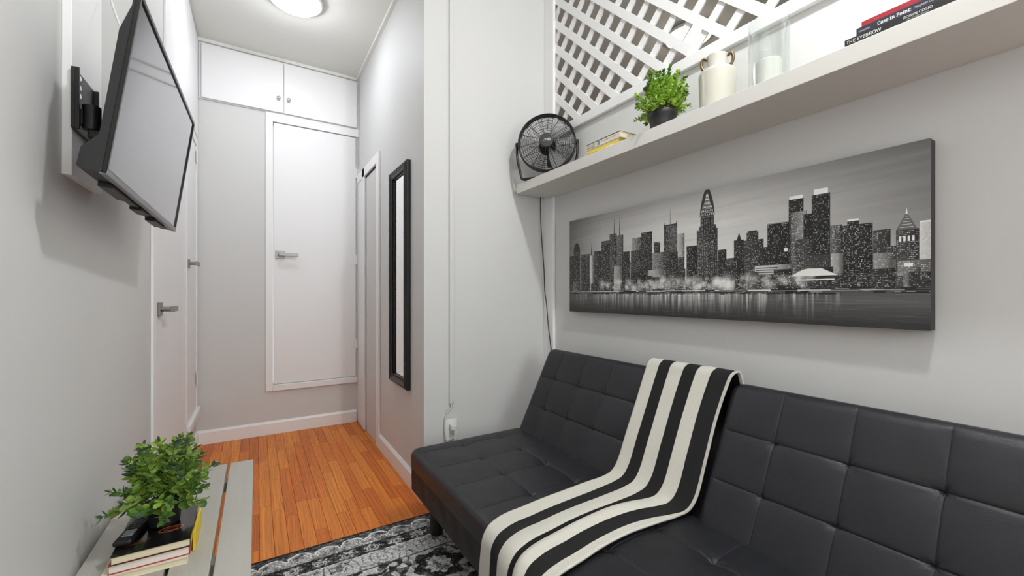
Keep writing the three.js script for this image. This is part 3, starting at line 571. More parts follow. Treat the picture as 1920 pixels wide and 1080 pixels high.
    g.fillStyle = gray(24); for (let i = 0; i < 46; i++) { const u = R(), L = 30 + R() * 130; g.fillRect(cu(u), cv(.79 + R() * .04), L, 3 + R() * 5); }
    for (let i = 0; i < 420; i++) { const u = .46 + (R() + R() - 1) * .46, y0 = cv(.82 + R() * .02), L = 30 + R() * 110, x = cu(u), wd = 3 + R() * 12; const lg = g.createLinearGradient(0, y0, 0, y0 + L); lg.addColorStop(0, gray(235, .42 * R())); lg.addColorStop(1, gray(200, 0)); g.fillStyle = lg; g.fillRect(x, y0, wd, L); }
    for (let i = 0; i < 700; i++) { const y = cv(.83) + R() * (h - cv(.83)); g.fillStyle = gray(R() < .5 ? 20 : 150, .05 + .05 * R()); g.fillRect(R() * w, y, 30 + R() * 180, 1 + R() * 2); }
    for (let i = 0; i < 40; i++) { g.fillStyle = gray(230, .7); g.fillRect(cu(R()), cv(.785 + R() * .035), 8 + R() * 40, 2); }
  });
  const C = thing('skyline_picture', 'wide black and white city skyline canvas over the sofa', 'picture', [X, yb, zl]);
  const face = new THREE.PlaneGeometry(W, H); face.rotateY(-Math.PI / 2); face.translate(-.0003, H / 2, W / 2);
  mesh('canvas_print', face, std({ map: tex, roughness: .55 }), C);
  mesh('stretcher', bx(0, XR - X - .002, 0, H, 0, W, .003), std({ color: 0x242322, roughness: .6 }), C);
}

// =====================================================================
// WALL SHELF AND WHAT STANDS ON IT
// =====================================================================
const SY = 1.814, SX = 1.358, SZ0 = -2.155;
solid('wall_shelf', [bx(SX, XR - .001, 1.7586, SY, SZ0, .03, .0015)], M.shelf, 'long thick white floating shelf above the picture', 'shelf');

// ---------- fan ----------
{
  const F = thing('desk_fan', 'black round metal fan standing at the shelf end', 'fan', [1.452, SY, -1.972]);
  const th = THREE.MathUtils.degToRad(-41), tilt = THREE.MathUtils.degToRad(3), R = .166, cy = .215;
  const place = (g) => { g.rotateX(-tilt); g.rotateY(th); g.translate(0, cy, 0); return g; }; // local +z is the fan axis
  const torus = (r, z, t, n = 72) => new THREE.TorusGeometry(r, t, 6, n).translate(0, 0, z);
  const dome = r => .022 + .026 * Math.cos(Math.min(1, r / R) * Math.PI / 2);
  const rings = []; for (let r = .048; r < R - .004; r += .0068) rings.push(torus(r, dome(r), .0011, 64));
  for (let k = 0; k < 14; k++) { const a = k / 14 * 2 * Math.PI + .15; const pts = []; for (let i = 0; i <= 8; i++) { const r = .038 + (R - .038) * i / 8; pts.push([r * Math.cos(a), r * Math.sin(a), dome(r) - .0015]); } rings.push(tube(pts, .0016, 10, 5)); }
  mesh('front_grille', place(join(rings)), M.blackPlastic, F);
  const back = []; for (let r = .03; r < R; r += .013) back.push(torus(r, -.018 - .035 * Math.cos(r / R * Math.PI / 2), .0012, 56));
  for (let k = 0; k < 14; k++) { const a = k / 14 * 2 * Math.PI; const pts = []; for (let i = 0; i <= 6; i++) { const r = .03 + (R - .03) * i / 6; pts.push([r * Math.cos(a), r * Math.sin(a), -.018 - .035 * Math.cos(r / R * Math.PI / 2)]); } back.push(tube(pts, .0016, 8, 5)); }
  mesh('rear_grille', place(join(back)), M.blackPlastic, F);
  mesh('rim', place(join([torus(R, .022, .0040, 96), torus(R, -.016, .004, 96), lathe([[R - .001, -.016], [R + .0025, -.016], [R + .0025, .022], [R - .001, .022], [R - .001, -.016]], 80).rotateX(Math.PI / 2)])), M.blackPlastic, F);
  const hub = lathe([[0.0001, .010], [.036, .009], [.042, .004], [.042, -.008], [0, -.008]], 40).rotateX(Math.PI / 2).translate(0, 0, .046);
  mesh('hub_cap', place(hub), M.greyPlastic, F);
  const logo = canvasTex(256, 256, (g, w, h) => { g.fillStyle = '#2c2c2e'; g.fillRect(0, 0, w, h); g.strokeStyle = '#d8d8d8'; g.lineWidth = 12; g.beginPath(); g.arc(190, 128, 26, 0, 7); g.stroke(); g.beginPath(); g.moveTo(190, 112); g.lineTo(190, 142); g.stroke(); g.fillStyle = '#cfcfcf'; for (const [x, y, l] of [[92, 104, 18], [114, 104, 12], [130, 104, 16], [70, 134, 14], [90, 134, 10], [106, 134, 14], [126, 134, 12], [144, 134, 8]]) g.fillRect(x, y, l, 16); });
  mesh('hub_badge', place(new THREE.CircleGeometry(.034, 40).translate(0, 0, .0567)), std({ map: logo, roughness: .4 }), F);
  for (let k = 0; k < 3; k++) { // pitched blades
    const a0 = k / 3 * 2 * Math.PI + .9, pos = [], idx = [], nr = 10, na = 12;
    for (let s = 0; s < 2; s++) for (let i = 0; i <= nr; i++) for (let j = 0; j <= na; j++) { const t = i / nr, r = .03 + .125 * t, half = .17 + .13 * Math.sin(t * Math.PI * .75); const q = (j / na - .5) * 2, a = a0 + q * half * (1 - .12 * t) + .12 * t; pos.push(r * Math.cos(a), r * Math.sin(a), q * .013 * (1 - .3 * t) + (s ? -.0012 : .0012)); }
    const n = (nr + 1) * (na + 1), id = (s, i, j) => s * n + i * (na + 1) + j;
    for (let i = 0; i < nr; i++) for (let j = 0; j < na; j++) { idx.push(id(0, i, j), id(0, i + 1, j), id(0, i + 1, j + 1), id(0, i, j), id(0, i + 1, j + 1), id(0, i, j + 1), id(1, i, j), id(1, i + 1, j + 1), id(1, i + 1, j), id(1, i, j), id(1, i, j + 1), id(1, i + 1, j + 1)); }
    const g = new THREE.BufferGeometry(); g.setAttribute('position', new THREE.Float32BufferAttribute(pos, 3)); g.setIndex(idx); g.computeVertexNormals(); mesh('blade', place(g), std({ color: 0xb9babb, roughness: .5, metalness: .3 }), F);
  }
  mesh('motor', place(lathe([[0, -.03], [.03, -.03], [.048, -.045], [.05, -.075], [.042, -.1], [0, -.105]], 32).rotateX(Math.PI / 2).scale(1, 1, -1).translate(0, 0, -.11 + .0).scale(1, 1, 1)), M.blackPlastic, F);
  mesh('switch_box', place(bx(-.004, .062, -.115, -.045, -.10, -.055, .01)), M.blackPlastic, F);
  // stand: U-shaped yoke to the shelf
  const ux = Math.cos(th), uz = -Math.sin(th), pt = (s, y, f = 0) => [s * ux + f * Math.sin(th), y, s * uz + f * Math.cos(th)];
  const yoke = []; for (const s of [-1, 1]) { yoke.push(tube([pt(s * (R + .011), cy + .012), pt(s * (R + .011), cy - .06), pt(s * (R + .003), .10), pt(s * (R - .018), .012)], .0075, 24, 8)); }
  yoke.push(tube([pt(-(R - .018), .010), pt(-.07, .0075, .03), pt(.07, .0075, .03), pt(R - .018, .010)], .0065, 20, 8), tube([pt(-(R - .018), .010), pt(-.07, .0075, -.05), pt(.07, .0075, -.05), pt(R - .018, .010)], .0065, 20, 8));
  mesh('stand', join(yoke), M.blackPlastic, F);
  for (const s of [-1, 1]) mesh('pivot_knob', rod(pt(s * (R + .002), cy), pt(s * (R + .020), cy), .011, 18), M.blackPlastic, F);
}
solid('fan_cord', tube([[1.535, SY + .005, -2.085], [1.547, SY + .005, -2.12], [1.555, SY + .005, -2.15], [1.556, SY - .02, -2.178], [1.557, 1.70, -2.182], [1.562, 1.55, -2.182], [1.572, 1.38, -2.176], [1.576, 1.31, -2.172], [1.578, 1.16, -2.165], [1.584, 1.08, -2.155], [1.586, .95, -2.14], [1.592, .70, -2.10], [1.595, .4, -2.06], [1.595, .03, -2.02]], .0032, 110, 8), M.blackRubber, 'black fan cord hanging down the corner behind the sofa', 'cord');

// ---------- books ----------
// a closed book lying flat: x spans spine->fore edge, z along the spine
function book(label, { x0, z0, y0, w, l, t, cover, pages, spineSide = -1, turn = 0, group, soft = .0012 }) {
  const B = thing('book', label, 'book', [x0 + w / 2, y0, z0 + l / 2], group); B.rotation.y = turn;
  const c = soft, hw = w / 2, hl = l / 2, s = spineSide;
  const cov = [bx(-hw, hw, 0, c, -hl, hl), bx(-hw, hw, t - c, t, -hl, hl), s < 0 ? bx(-hw, -hw + c, c, t - c, -hl, hl) : bx(hw - c, hw, c, t - c, -hl, hl)];
  mesh('cover', cov, cover, B);
  mesh('pages', s < 0 ? bx(-hw + c, hw - .002, c, t - c, -hl + .002, hl - .002) : bx(-hw + .002, hw - c, c, t - c, -hl + .002, hl - .002), pages, B);
  return B;
}
function spinePrint(B, w, l, t, tex) { const g = new THREE.PlaneGeometry(l, t); g.rotateY(-Math.PI / 2); g.translate(-w / 2 - .0004, t / 2, 0); mesh('spine_print', g, std({ map: tex, roughness: .5 }), B); }
{
  let y = SY;
  const yellow = std({ color: 0xe9c93a, roughness: .5 });
  const b1 = book('yellow paperback at the bottom of the two shelf books beside the fan', { x0: 1.405, z0: -1.572, y0: y, w: .135, l: .215, t: .042, cover: yellow, pages: std({ color: 0xe8d27a, roughness: .9 }) });
  spinePrint(b1, .135, .215, .042, canvasTex(1024, 128, (g, w, h) => { g.fillStyle = '#ecca34'; g.fillRect(0, 0, w, h); g.fillStyle = '#f4e27c'; g.fillRect(0, 0, w, 40); g.fillStyle = '#e58a4a'; g.fillRect(20, 40, 70, 50); g.fillRect(380, 70, 180, 26); g.fillStyle = '#7d6c28'; for (let i = 0; i < 12; i++) g.fillRect(120 + i * 20, 52, 12, 22); g.fillStyle = '#fff6d0'; g.fillRect(640, 50, 240, 24); }));
  y += .0425;
  const b2 = book('cream hardback with dark edge on top of the yellow shelf book', { x0: 1.40, z0: -1.572, y0: y, w: .145, l: .228, t: .026, cover: std({ color: 0xd8d2c4, roughness: .6 }), pages: M.pagesCream, soft: .0022 });
  spinePrint(b2, .145, .228, .026, canvasTex(1024, 192, (g, w, h) => { g.fillStyle = '#d9d4c9'; g.fillRect(0, 0, w, h); g.fillStyle = '#cbbdb2'; g.fillRect(0, 20, 330, 172); g.fillStyle = '#6f8494'; g.fillRect(360, 20, 70, 150); g.fillStyle = '#9a8f84'; for (let i = 0; i < 9; i++) { g.fillRect(40 + i * 30, 60, 18, 34); } for (let i = 0; i < 10; i++) g.fillRect(480 + i * 46, 50 + (i % 3) * 8, 22, 50); g.fillStyle = '#857e72'; g.fillRect(30, 130, 250, 34); g.fillStyle = '#1c1a18'; g.fillRect(0, 0, w, 16); }));
  mesh('dark_top_board', bx(-.0726, .0726, .0262, .0278, -.1142, .1142), std({ color: 0x1d1b19, roughness: .6 }), b2);
  mesh('jacket', bx(-.0732, .0732, .0280, .0316, -.1148, .1148), std({ color: 0xd2cdc4, roughness: .6 }), b2);
}
{
  let y = SY; const txt = (bg, items) => canvasTex(2048, 128, (g, w, h) => { g.fillStyle = bg; g.fillRect(0, 0, w, h); g.textBaseline = 'middle'; for (const [s, x, yy, font, col] of items) { g.fillStyle = col; g.font = font; g.fillText(s, x, yy); } });
  const bk = std({ color: 0x17181a, roughness: .45 });
  const a = book('black paperback at the bottom of the stack at the near end of the shelf', { x0: 1.3595, z0: -.488, y0: y, w: .185, l: .255, t: .0165, cover: bk, pages: M.pagesWhite });
  spinePrint(a, .185, .255, .0165, txt('#17181a', [['THE EYEBROW', 30, 66, '92px sans-serif', '#f1f1ee'], ['ROBYN COSIO', 960, 48, '66px sans-serif', '#f1f1ee'], ['with Cynthia Robins', 1010, 104, '36px sans-serif', '#c9c9c6']]));
  y += .017;
  const b = book('dark navy paperback between the red and the black shelf books', { x0: 1.362, z0: -.463, y0: y, w: .165, l: .235, t: .019, cover: std({ color: 0x252b38, roughness: .5 }), pages: M.pagesWhite });
  spinePrint(b, .165, .235, .019, txt('#252b38', [['Cosentino', 40, 66, 'italic 44px serif', '#dadce0'], ['Case in Point:', 380, 64, 'bold 84px serif', '#f4f4f2'], ['Complete Case Interview Preparation', 980, 64, 'italic 50px serif', '#dadce0']]));
  y += .0195;
  const c = book('slim red book on top of the stack at the near end of the shelf', { x0: 1.365, z0: -.453, y0: y, w: .15, l: .225, t: .0135, cover: std({ color: 0xa3202e, roughness: .45 }), pages: M.pagesWhite });
  spinePrint(c, .15, .225, .0135, txt('#a6222f', [['The', 240, 64, '50px serif', '#d6787c'], ['— — — —', 420, 64, '46px serif', '#c85560']]));
}

// ---------- plants ----------
function leafGeo(l, w) { // small spatulate leaf with a fold and a cupped blade; base at origin, along +y
  const pos = [], idx = [], N = 8; for (let i = 0; i <= N; i++) { const t = i / N, hw = w / 2 * Math.pow(Math.sin(Math.PI * Math.pow(Math.min(1, t), .82)), .62) + .0004; const z = .10 * l * Math.sin(t * Math.PI) * -1 + .16 * l * t * t; pos.push(-hw, t * l, z + hw * .28, 0, t * l, z, hw, t * l, z + hw * .28); }
  for (let i = 0; i < N; i++) { const a = i * 3; idx.push(a, a + 1, a + 4, a, a + 4, a + 3, a + 1, a + 2, a + 5, a + 1, a + 5, a + 4); }
  const g = new THREE.BufferGeometry(); g.setAttribute('position', new THREE.Float32BufferAttribute(pos, 3)); g.setIndex(idx); g.computeVertexNormals(); return g;
}
const leafMat = c => phy({ color: c, roughness: .48, transmission: .22, thickness: 0, side: THREE.DoubleSide });
const leafMatsA = [0x7c9f3e, 0x628a36, 0x94b44a, 0xa9c45a, 0x446a2e, 0x48604a].map(leafMat);
const leafMatsB = [0x9cc544, 0x82ae36, 0xbddb62, 0xacd051, 0x5f8a30, 0x51703f].map(leafMat);
function plant(name, label, pos, { seed, potR, potR2, potH, spread, height, stems, leafL, mats, budget, bias = [0, 0], droop = 0 }) {
  const P = thing(name, label, 'plant', pos), R = rng(seed);
  const rib = lathe([[0, 0], [potR2, 0], [potR2 + .001, .004], [mix(potR2, potR, .55), potH * .55], [mix(potR2, potR, .6) + .0015, potH * .58], [potR, potH - .016], [potR + .003, potH - .014], [potR + .003, potH], [potR - .002, potH], [potR - .003, potH - .012], [0, potH - .012]], 40);
  mesh('pot', rib, M.potBlack, P);
  mesh('soil', new THREE.CircleGeometry(potR - .0035, 28).rotateX(-Math.PI / 2).translate(0, potH - .010, 0), M.soil, P);
  const stemG = [], leaves = [], Y = new THREE.Vector3(0, 1, 0);
  for (let s = 0; s < stems; s++) {
    const a = s * 2.39996 + R() * .5, q = Math.sqrt((s + .5) / stems), reach = spread * (.28 + .72 * q) * (.82 + .3 * R()), up = height * (1 - .66 * Math.pow(q, 1.7)) * (.8 + .38 * R());
    const base = new THREE.Vector3(Math.cos(a) * potR * .55 * q, potH - .012, Math.sin(a) * potR * .55 * q);
    const tip = new THREE.Vector3(Math.cos(a) * reach + bias[0] * q, potH + up - droop * Math.pow(q, 3) * 1.4, Math.sin(a) * reach + bias[1] * q);
    const mid = base.clone().lerp(tip, .5); mid.y += height * .16 * (1 - .4 * q);
    const cv = new THREE.QuadraticBezierCurve3(base, mid, tip); stemG.push(new THREE.TubeGeometry(cv, 8, .0011, 5));
    const n = Math.max(5, Math.round(cv.getLength() / (leafL * .52)));
    for (let i = 1; i <= n; i++) {
      const t = .26 + .74 * i / n, p = cv.getPoint(Math.min(1, t)), tg = cv.getTangent(Math.min(1, t)); const n1 = new THREE.Vector3().crossVectors(tg, Y).normalize(), n2 = new THREE.Vector3().crossVectors(n1, tg);
      for (const k of (i === n ? [0, 1, 2] : [0, 1])) {
        const ph = i * 1.57 + k * (i === n ? 2.1 : Math.PI) + R() * .5; const dir = n1.clone().multiplyScalar(Math.cos(ph)).addScaledVector(n2, Math.sin(ph)).addScaledVector(tg, i === n ? 1.1 : .55).normalize();
        const sc = (.72 + .55 * R()) * (1 - .35 * t * t), face = Y.clone().addScaledVector(dir, -Y.dot(dir)).normalize(); if (face.lengthSq() < .1) face.copy(n1);
        const side = new THREE.Vector3().crossVectors(dir, face); const m = new THREE.Matrix4().makeBasis(side, dir, face).scale(new THREE.Vector3(sc, sc, sc)).setPosition(p);
        const tw = new THREE.Matrix4().makeRotationY((R() - .5) * 1.3); m.multiply(tw);
        const old = t > .86 && R() < .5; leaves.push([m, old ? mats.length - 1 - (R() < .4 ? 1 : 0) : Math.floor(R() * (mats.length - 2)), p.y + R() * .05]);
      }
    }
  }
  mesh('stem', join(stemG), std({ color: 0x4b5a2a, roughness: .8 }), P);
  const LG = [leafGeo(leafL, leafL * .88), leafGeo(leafL * 1.05, leafL * .74)]; LG.forEach(g => g.computeBoundingSphere());
  if (budget) {
    leaves.sort((a, b) => b[2] - a[2]);
    leaves.slice(0, budget).forEach(([m, c], i) => { const o = mesh('leaf', LG[i % 2], mats[c], P); o.applyMatrix4(m); });
  }
  const rest = leaves.slice(budget || 0), per = mats.map(() => []); rest.forEach(([m, c], i) => per[c].push(LG[i % 2].clone().applyMatrix4(m)));
  per.forEach((l, i) => { if (!l.length) return; const f = mesh('foliage', l, mats[i], P); f.userData.kind = 'stuff'; });
  return P;
}
plant('potted_plant', 'small green leafy plant in a black pot on the wall shelf', [1.425, SY, -1.135], { seed: 5, potR: .055, potR2: .045, potH: .074, spread: .112, height: .172, stems: 58, leafL: .019, droop: .035, mats: leafMatsB, budget: 0 });

// ---------- stoneware jar with ring handles ----------
{
  const J = thing('jar', 'cream stoneware jar with small metallic handles on the shelf', 'jar', [1.455, SY, -.915]);
  mesh('body', lathe([[0, 0], [.052, 0], [.058, .004], [.061, .03], [.0635, .14], [.061, .150], [.050, .158], [.036, .163], [.033, .170], [.033, .205], [.035, .212], [.032, .212], [.029, .205], [.029, .17], [.04, .155], [.055, .14], [.055, .02], [0, .012]], 64), M.ceramic, J);
  for (const s of [-1, 1]) { const a = .5; const f = (d, y) => [s * d * Math.sin(a), y, s * d * Math.cos(a)]; mesh('handle', join([tube([f(.033, .206), f(.047, .212), f(.053, .197), f(.050, .178), f(.040, .164)], .0056, 20, 8), new THREE.SphereGeometry(.007, 10, 8).translate(...f(.040, .165))]), M.bronze, J); }
}
// ---------- glass cylinder with candle ----------
{
  const pos = [1.46, SY, -.735];
  const G = solid('glass_cylinder', lathe([[0, 0], [.057, 0], [.060, .003], [.060, .238], [.0590, .2395], [.0578, .238], [.0578, .008], [.056, .006], [0, .006]], 72), M.glass, 'tall clear glass cylinder vase on the shelf', 'vase'); G.position.set(...pos);
  const c = thing('candle', 'white pillar candle inside the glass cylinder', 'candle', [pos[0], SY + .0065, pos[2]]);
  mesh('wax', lathe([[0, 0], [.036, 0], [.038, .002], [.038, .098], [.035, .102], [.026, .099], [0, .096]], 48), M.wax, c);
  mesh('wick', rod([0, .095, 0], [.001, .106, .001], .0011, 6), M.dark, c);
}

// =====================================================================
// TELEVISION
// =====================================================================
solid('mounting_board', bx(XL, XL + .018, 1.425, 2.45, -1.60, -1.379, .002), M.white, 'white painted board on the wall behind the television', 'board');
{
  const A = new THREE.Vector3(-.2650, 1.3940, -1.1720), w = new THREE.Vector3(.02597807, -.03689579, -.9989814).normalize(); let u = new THREE.Vector3(.13347286, .99091449, -.01653685); u.addScaledVector(w, -u.dot(w)).normalize(); const n = new THREE.Vector3().crossVectors(w, u);
  const T = thing('television', 'flat-screen television tilted down on the left wall', 'television', A.toArray());
  T.quaternion.setFromRotationMatrix(new THREE.Matrix4().makeBasis(w, u, n));
  const W = .72, H = .405, b = .009, bb = .013;
  const fr = new THREE.Shape(); fr.moveTo(0, 0); fr.lineTo(W, 0); fr.lineTo(W, H); fr.lineTo(0, H); fr.closePath(); const ho = new THREE.Path(); ho.moveTo(b, bb); ho.lineTo(W - b, bb); ho.lineTo(W - b, H - b); ho.lineTo(b, H - b); ho.closePath(); fr.holes.push(ho);
  mesh('bezel', new THREE.ExtrudeGeometry(fr, { depth: .006, bevelEnabled: true, bevelSize: .001, bevelThickness: .001, bevelSegments: 1, bevelOffset: -.001 }).translate(0, 0, -.007), M.blackGloss, T);
  mesh('screen', bx(b, W - b, bb, H - b, -.008, -.0035), M.screen, T);
  mesh('bottom_strip', bx(.002, W - .002, -.002, .009, -.012, .0008, .001), M.silver, T);
  mesh('top_strip', bx(.002, W - .002, H - .001, H + .003, -.012, -.001, .001), M.silver, T);
  mesh('screen_edge', [bx(b - .0007, b + .0007, bb, H - b, -.0036, -.0026)], M.silver, T);
  // housing in side profile, deeper towards the bottom
  const prof = [[-.0075, .001], [-.0075, H - .001], [-.013, H - .002], [-.013, .37], [-.0135, .37], [-.025, .312], [-.023, .10], [-.023, .078], [-.046, .045], [-.047, .006], [-.042, .001]];
  mesh('housing', extrudeProfile(prof.map(p => [-p[0], p[1]]), W - .004, [[0, 0, -1], [0, 1, 0], [1, 0, 0]], [.002, 0, 0]), std({ color: 0x1c1c1d, roughness: .5 }), T);
  for (const [x0, x1] of [[.10, .24], [.34, .42], [.50, .62]]) mesh('vent_block', bx(x0, x1, -.010, .002, -.040, -.014, .002), M.blackPlastic, T);
  mesh('port_strip', bx(.27, .33, -.004, .002, -.036, -.018, .001), M.greyPlastic, T);
}
{
  const K = thing('wall_mount', 'black metal bracket holding the television to the wall board', 'bracket', [XL + .018, 1.605, -1.445]);
  mesh('wall_plate', bx(0, .006, -.07, .075, -.075, .075, .002), M.blackPlastic, K);
  for (const z of [.068, -.074]) mesh('side_flange', bx(.006, .014, -.07, .075, z, z + .006), M.blackPlastic, K);
  mesh('arm_barrel', [rod([.031, -.065, .055], [.031, -.008, .055], .017, 24)], M.blackPlastic, K);
  mesh('arm', [bx(.024, .058, -.085, -.06, -.05, .062, .004), bx(.006, .03, -.055, -.02, .04, .065)], M.blackPlastic, K);
  for (const y of [-.05, .012, .032, .055]) mesh('bolt', rod([.006, y, .056], [.012, y, .056], .006, 14), M.nickelBright, K);
  mesh('tilt_plate', bx(.058, .062, -.13, .03, -.09, .05, .002), M.blackPlastic, K);
}
solid('television_cable', tube([[XL + .024, 2.02, -1.62], [XL + .05, 1.93, -1.60], [XL + .075, 1.86, -1.585], [XL + .10, 1.78, -1.56], [XL + .13, 1.70, -1.54]], .0028, 30, 8), M.whiteRubber, 'thin white cable running behind the television', 'cable');

// =====================================================================
// HALL MIRROR
// =====================================================================
{
  const z0 = -2.80, z1 = -2.435, y0 = .568, y1 = 1.948, D = .034, fw = .056;
  const Mi = thing('wall_mirror', 'tall narrow mirror in an ornate black frame in the hall', 'mirror', [XC, y0, (z0 + z1) / 2]);
  const hw = (z1 - z0) / 2, H = y1 - y0; const fm = std({ color: 0x141415, roughness: .38 });
  // local: x points out of wall towards -X (negative), sides along z
  const prof = [[0, 0], [0, .022], [.006, .028], [.013, .030], [.018, .034], [.027, .034], [.033, .028], [.044, .026], [.049, .020], [.056, .016], [.056, 0]]; // [inward, out]
  const side = (ax, len, put) => { // mitred extrusion: inward offset shortens the ends
    const pos = [], uv = [], idx = []; prof.forEach(([i, o]) => { for (const e of [0, 1]) { const a = e ? len - i : i; pos.push(...put(a, i, o)); uv.push(a, i); } });
    for (let k = 0; k < prof.length; k++) { const a = 2 * k, b = 2 * ((k + 1) % prof.length); idx.push(a, a + 1, b + 1, a, b + 1, b); }
    const g = new THREE.BufferGeometry(); g.setAttribute('position', new THREE.Float32BufferAttribute(pos, 3)); g.setAttribute('uv', new THREE.Float32BufferAttribute(uv, 2)); g.setIndex(idx); const q = g.toNonIndexed(); q.computeVertexNormals(); return q; };
  const parts = [side(0, H, (a, i, o) => [-o - .001, a, -hw + i]), side(0, H, (a, i, o) => [-o - .001, a, hw - i]), side(0, 2 * hw, (a, i, o) => [-o - .001, i, -hw + a]), side(0, 2 * hw, (a, i, o) => [-o - .001, H - i, -hw + a])];
  mesh('frame', join(parts), fm, Mi);
  const beads = []; const bead = new THREE.SphereGeometry(.0052, 7, 5);
  for (let a = fw - .006; a <= H - fw + .006; a += .0115) for (const s of [-1, 1]) { beads.push(bead.clone().translate(-.024, a, s * (hw - .0515))); }
  for (let a = .018; a <= H - .018; a += .0145) for (const s of [-1, 1]) beads.push(bead.clone().scale(1, 1.2, .9).translate(-.033, a, s * (hw - .018)));
  for (let a = -hw + fw; a <= hw - fw; a += .0115) for (const y of [.0515, H - .0515]) beads.push(bead.clone().translate(-.024, y, a));
  for (let a = -hw + .018; a <= hw - .018; a += .0145) beads.push(bead.clone().scale(1, .9, 1.2).translate(-.033, H - .018, a));
  const bd = mesh('beading', join(beads), fm, Mi); bd.userData.kind = 'stuff';
  mesh('glass', bx(-.012, -.004, fw - .004, H - fw + .004, -hw + fw - .004, hw - fw + .004), M.mirror, Mi);
}

// =====================================================================
// RETURN WALL: cable cover, cord, outlet
// =====================================================================
struct('trim_8', [bx(.930, .958, .522, YC - .001, ZR, ZR + .018, .003)], M.wall, 'vertical grey cable cover on the return wall', 'cable cover');
{
  const O = thing('wall_outlet', 'white wall outlet with a plug beside the sofa', 'outlet', [.945, .372, ZR]);
  mesh('cover_plate', bx(-.036, .036, -.058, .058, 0, .006, .003), M.whitePlastic, O);
  for (const y of [-.02, .02]) { mesh('socket', bx(-.017, .017, y - .014, y + .014, .006, .0085, .002), M.whitePlastic, O); }
  for (const y of [-.02]) mesh('slot', [bx(-.008, -.006, y - .004, y + .005, .0083, .0088), bx(.006, .008, y - .004, y + .005, .0083, .0088)], M.dark, O);
}
{
  const G = thing('power_plug', 'white plug and cord coming down from the cable cover', 'plug', [.945, .372, ZR]);
  mesh('plug_body', bx(-.016, .018, .004, .036, .009, .045, .006), M.whiteRubber, G);
  mesh('cord', tube([[0, .150, .008], [-.006, .128, .012], [-.03, .10, .016], [-.043, .055, .016], [-.043, 0, .018], [-.034, -.05, .03], [-.010, -.062, .045], [.010, -.03, .05], [.004, .012, .044]], .0036, 60, 8), M.whiteRubber, G);
}

// =====================================================================
// BENCH AND WHAT LIES ON IT
// =====================================================================
const BY = .46;
{
  const wood = dataTex(512, 1024, (u, v) => { const s = fbm(u * 40, v * 3, 15, 4, 40, 3), p = vnoise(u * 220, v * 30, 22, 220, 30); const l = .92 + .07 * (s - .5) - (p > .86 ? .02 : 0); return [204 * l, 202 * l, 195 * l]; });
  const mats = [0xf2f1ee, 0xe6e5e1, 0xeeede8].map(c => std({ color: c, map: wood, roughness: .55, bumpMap: wood, bumpScale: .0004 }));
  const B = thing('slatted_bench', 'grey-washed wooden slatted bench along the left wall', 'bench', [0, 0, 0]);
  const z0 = -2.03, z1 = -.72, xs = [[-.376, -.290], [-.281, -.195], [-.186, -.100], [-.091, -.0115]];
  xs.forEach(([a, b], i) => { const g = bx(a, b, BY - .02, BY, z0, z1, .0025); mesh('slat', g, mats[i % 3], B); });
  for (const z of [z0 + .10, (z0 + z1) / 2, z1 - .14]) mesh('crossbar', bx(-.37, -.018, BY - .055, BY - .021, z, z + .045, .002), mats[1], B);
  for (const z of [z0 + .10, z1 - .14]) for (const x of [-.36, -.075]) mesh('leg', bx(x, x + .045, .0082, BY - .056, z, z + .045, .003), mats[0], B);
  for (const x of [-.352, -.055]) mesh('side_rail', bx(x, x + .02, BY - .10, BY - .06, z0 + .146, z1 - .141, .002), mats[1], B);
}
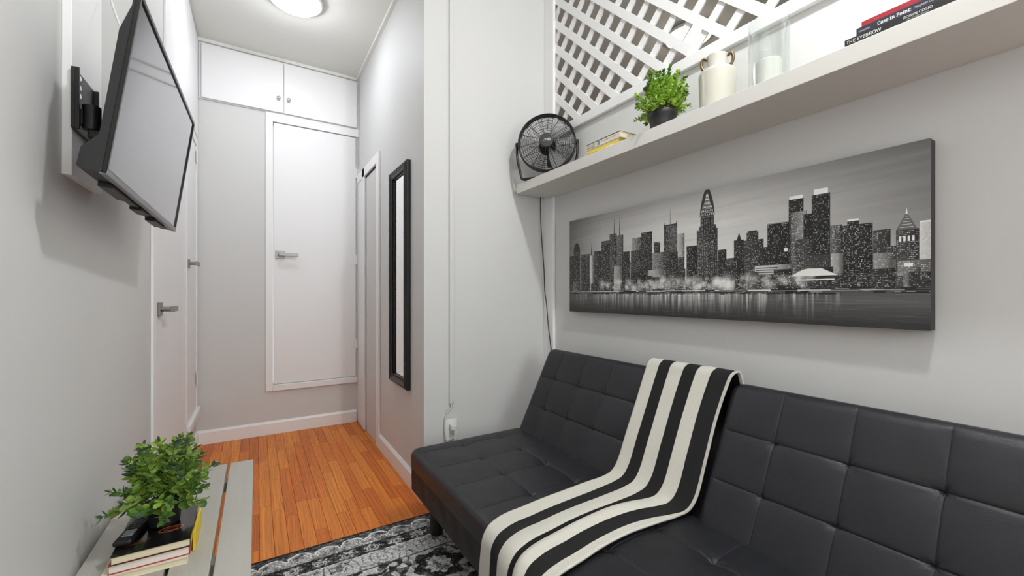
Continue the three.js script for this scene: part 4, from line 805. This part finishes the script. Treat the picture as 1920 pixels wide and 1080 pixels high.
{
  // stack: page edges face the near end
  let y = BY + .0005;
  const mk = (label, { x0, x1, z0, z1, t, cover, pages, spineSide = 1, turn = 0 }) => { const B = book(label, { x0, z0, y0: y, w: x1 - x0, l: z1 - z0, t, cover, pages, spineSide, turn, soft: .0018 }); y += t + .0006; return B; };
  mk('cream paperback at the bottom of the book stack on the bench', { x0: -.312, x1: -.147, z0: -1.575, z1: -1.332, t: .017, cover: std({ color: 0xe3ddc9, roughness: .6 }), pages: M.pagesCream, turn: -.02 });
  mk('book with red cover edges in the middle of the bench stack', { x0: -.302, x1: -.147, z0: -1.57, z1: -1.338, t: .021, cover: std({ color: 0xb02a26, roughness: .5 }), pages: M.pagesWhite, turn: .015 });
  const top = mk('glossy black book lying on top of the bench stack', { x0: -.298, x1: -.146, z0: -1.57, z1: -1.336, t: .020, cover: phy({ color: 0x131213, roughness: .18, clearcoat: .6, clearcoatRoughness: .1 }), pages: M.pagesCream, turn: .02 });
  const art = canvasTex(512, 768, (g, w, h) => { g.fillStyle = '#141315'; g.fillRect(0, 0, w, h); g.strokeStyle = '#b0592c'; g.lineWidth = 16; g.beginPath(); g.ellipse(350, 505, 84, 46, -.1, 0, 7); g.stroke(); g.strokeStyle = '#8a4322'; g.lineWidth = 9; g.beginPath(); g.ellipse(352, 508, 48, 22, -.1, 0, 7); g.stroke(); g.fillStyle = '#6d3a22'; g.beginPath(); g.ellipse(130, 610, 96, 30, -.15, 0, 7); g.fill(); g.fillStyle = '#1b1818'; g.beginPath(); g.ellipse(130, 604, 84, 20, -.15, 0, 7); g.fill(); g.fillStyle = '#3a3434'; g.fillRect(420, 110, 60, 10); g.fillRect(300, 90, 100, 8); });
  const pl = new THREE.PlaneGeometry(.150, .232); pl.rotateX(-Math.PI / 2); pl.translate(0, .0204, 0); mesh('cover_art', pl, phy({ map: art, roughness: .16, clearcoat: .6, clearcoatRoughness: .1 }), top);
  const leaf = solid('bookmark_booklet', bx(-.1450, -.1385, BY + .0005, BY + .052, -1.545, -1.385, .001), std({ color: 0xe7c92c, roughness: .5 }), 'thin yellow booklet standing against the side of the bench books', 'booklet'); leaf.rotation.y = 0;
}
const STACK = BY + .0605;
plant('potted_plant', 'bushy green artificial plant in a black pot on the bench books', [-.214, STACK + .001, -1.462], { seed: 12, potR: .040, potR2: .033, potH: .060, spread: .118, height: .165, stems: 46, leafL: .0255, droop: .05, mats: leafMatsA, budget: 292, bias: [0, 0] });
{
  const Rm = thing('remote_control', 'black remote control lying on the glossy black book', 'remote', [-.272, STACK + .001, -1.443]); Rm.rotation.y = -.16;
  mesh('case', bx(-.0195, .0195, 0, .015, -.072, .072, .007), M.blackPlastic, Rm);
  const btn = (x, z, w, l, m) => mesh('button', bx(x - w / 2, x + w / 2, .0145, .0172, z - l / 2, z + l / 2, .001), m, Rm);
  const grey = std({ color: 0x8f9399, roughness: .5 }), dk = M.greyPlastic;
  mesh('direction_pad', new THREE.TorusGeometry(.0105, .0032, 8, 28).rotateX(Math.PI / 2).translate(0, .0148, -.036), std({ color: 0x3b3a52, roughness: .4 }), Rm);
  for (let r = 0; r < 3; r++) for (const x of [-.011, 0, .011]) btn(x, -.012 + r * .010, .008, .0045, dk);
  for (let r = 0; r < 4; r++) btn(.002, .022 + r * .0085, .022, .004, grey);
  btn(-.011, -.060, .007, .005, dk); btn(.011, -.060, .007, .005, dk);
}
renderer.render(scene, camera);
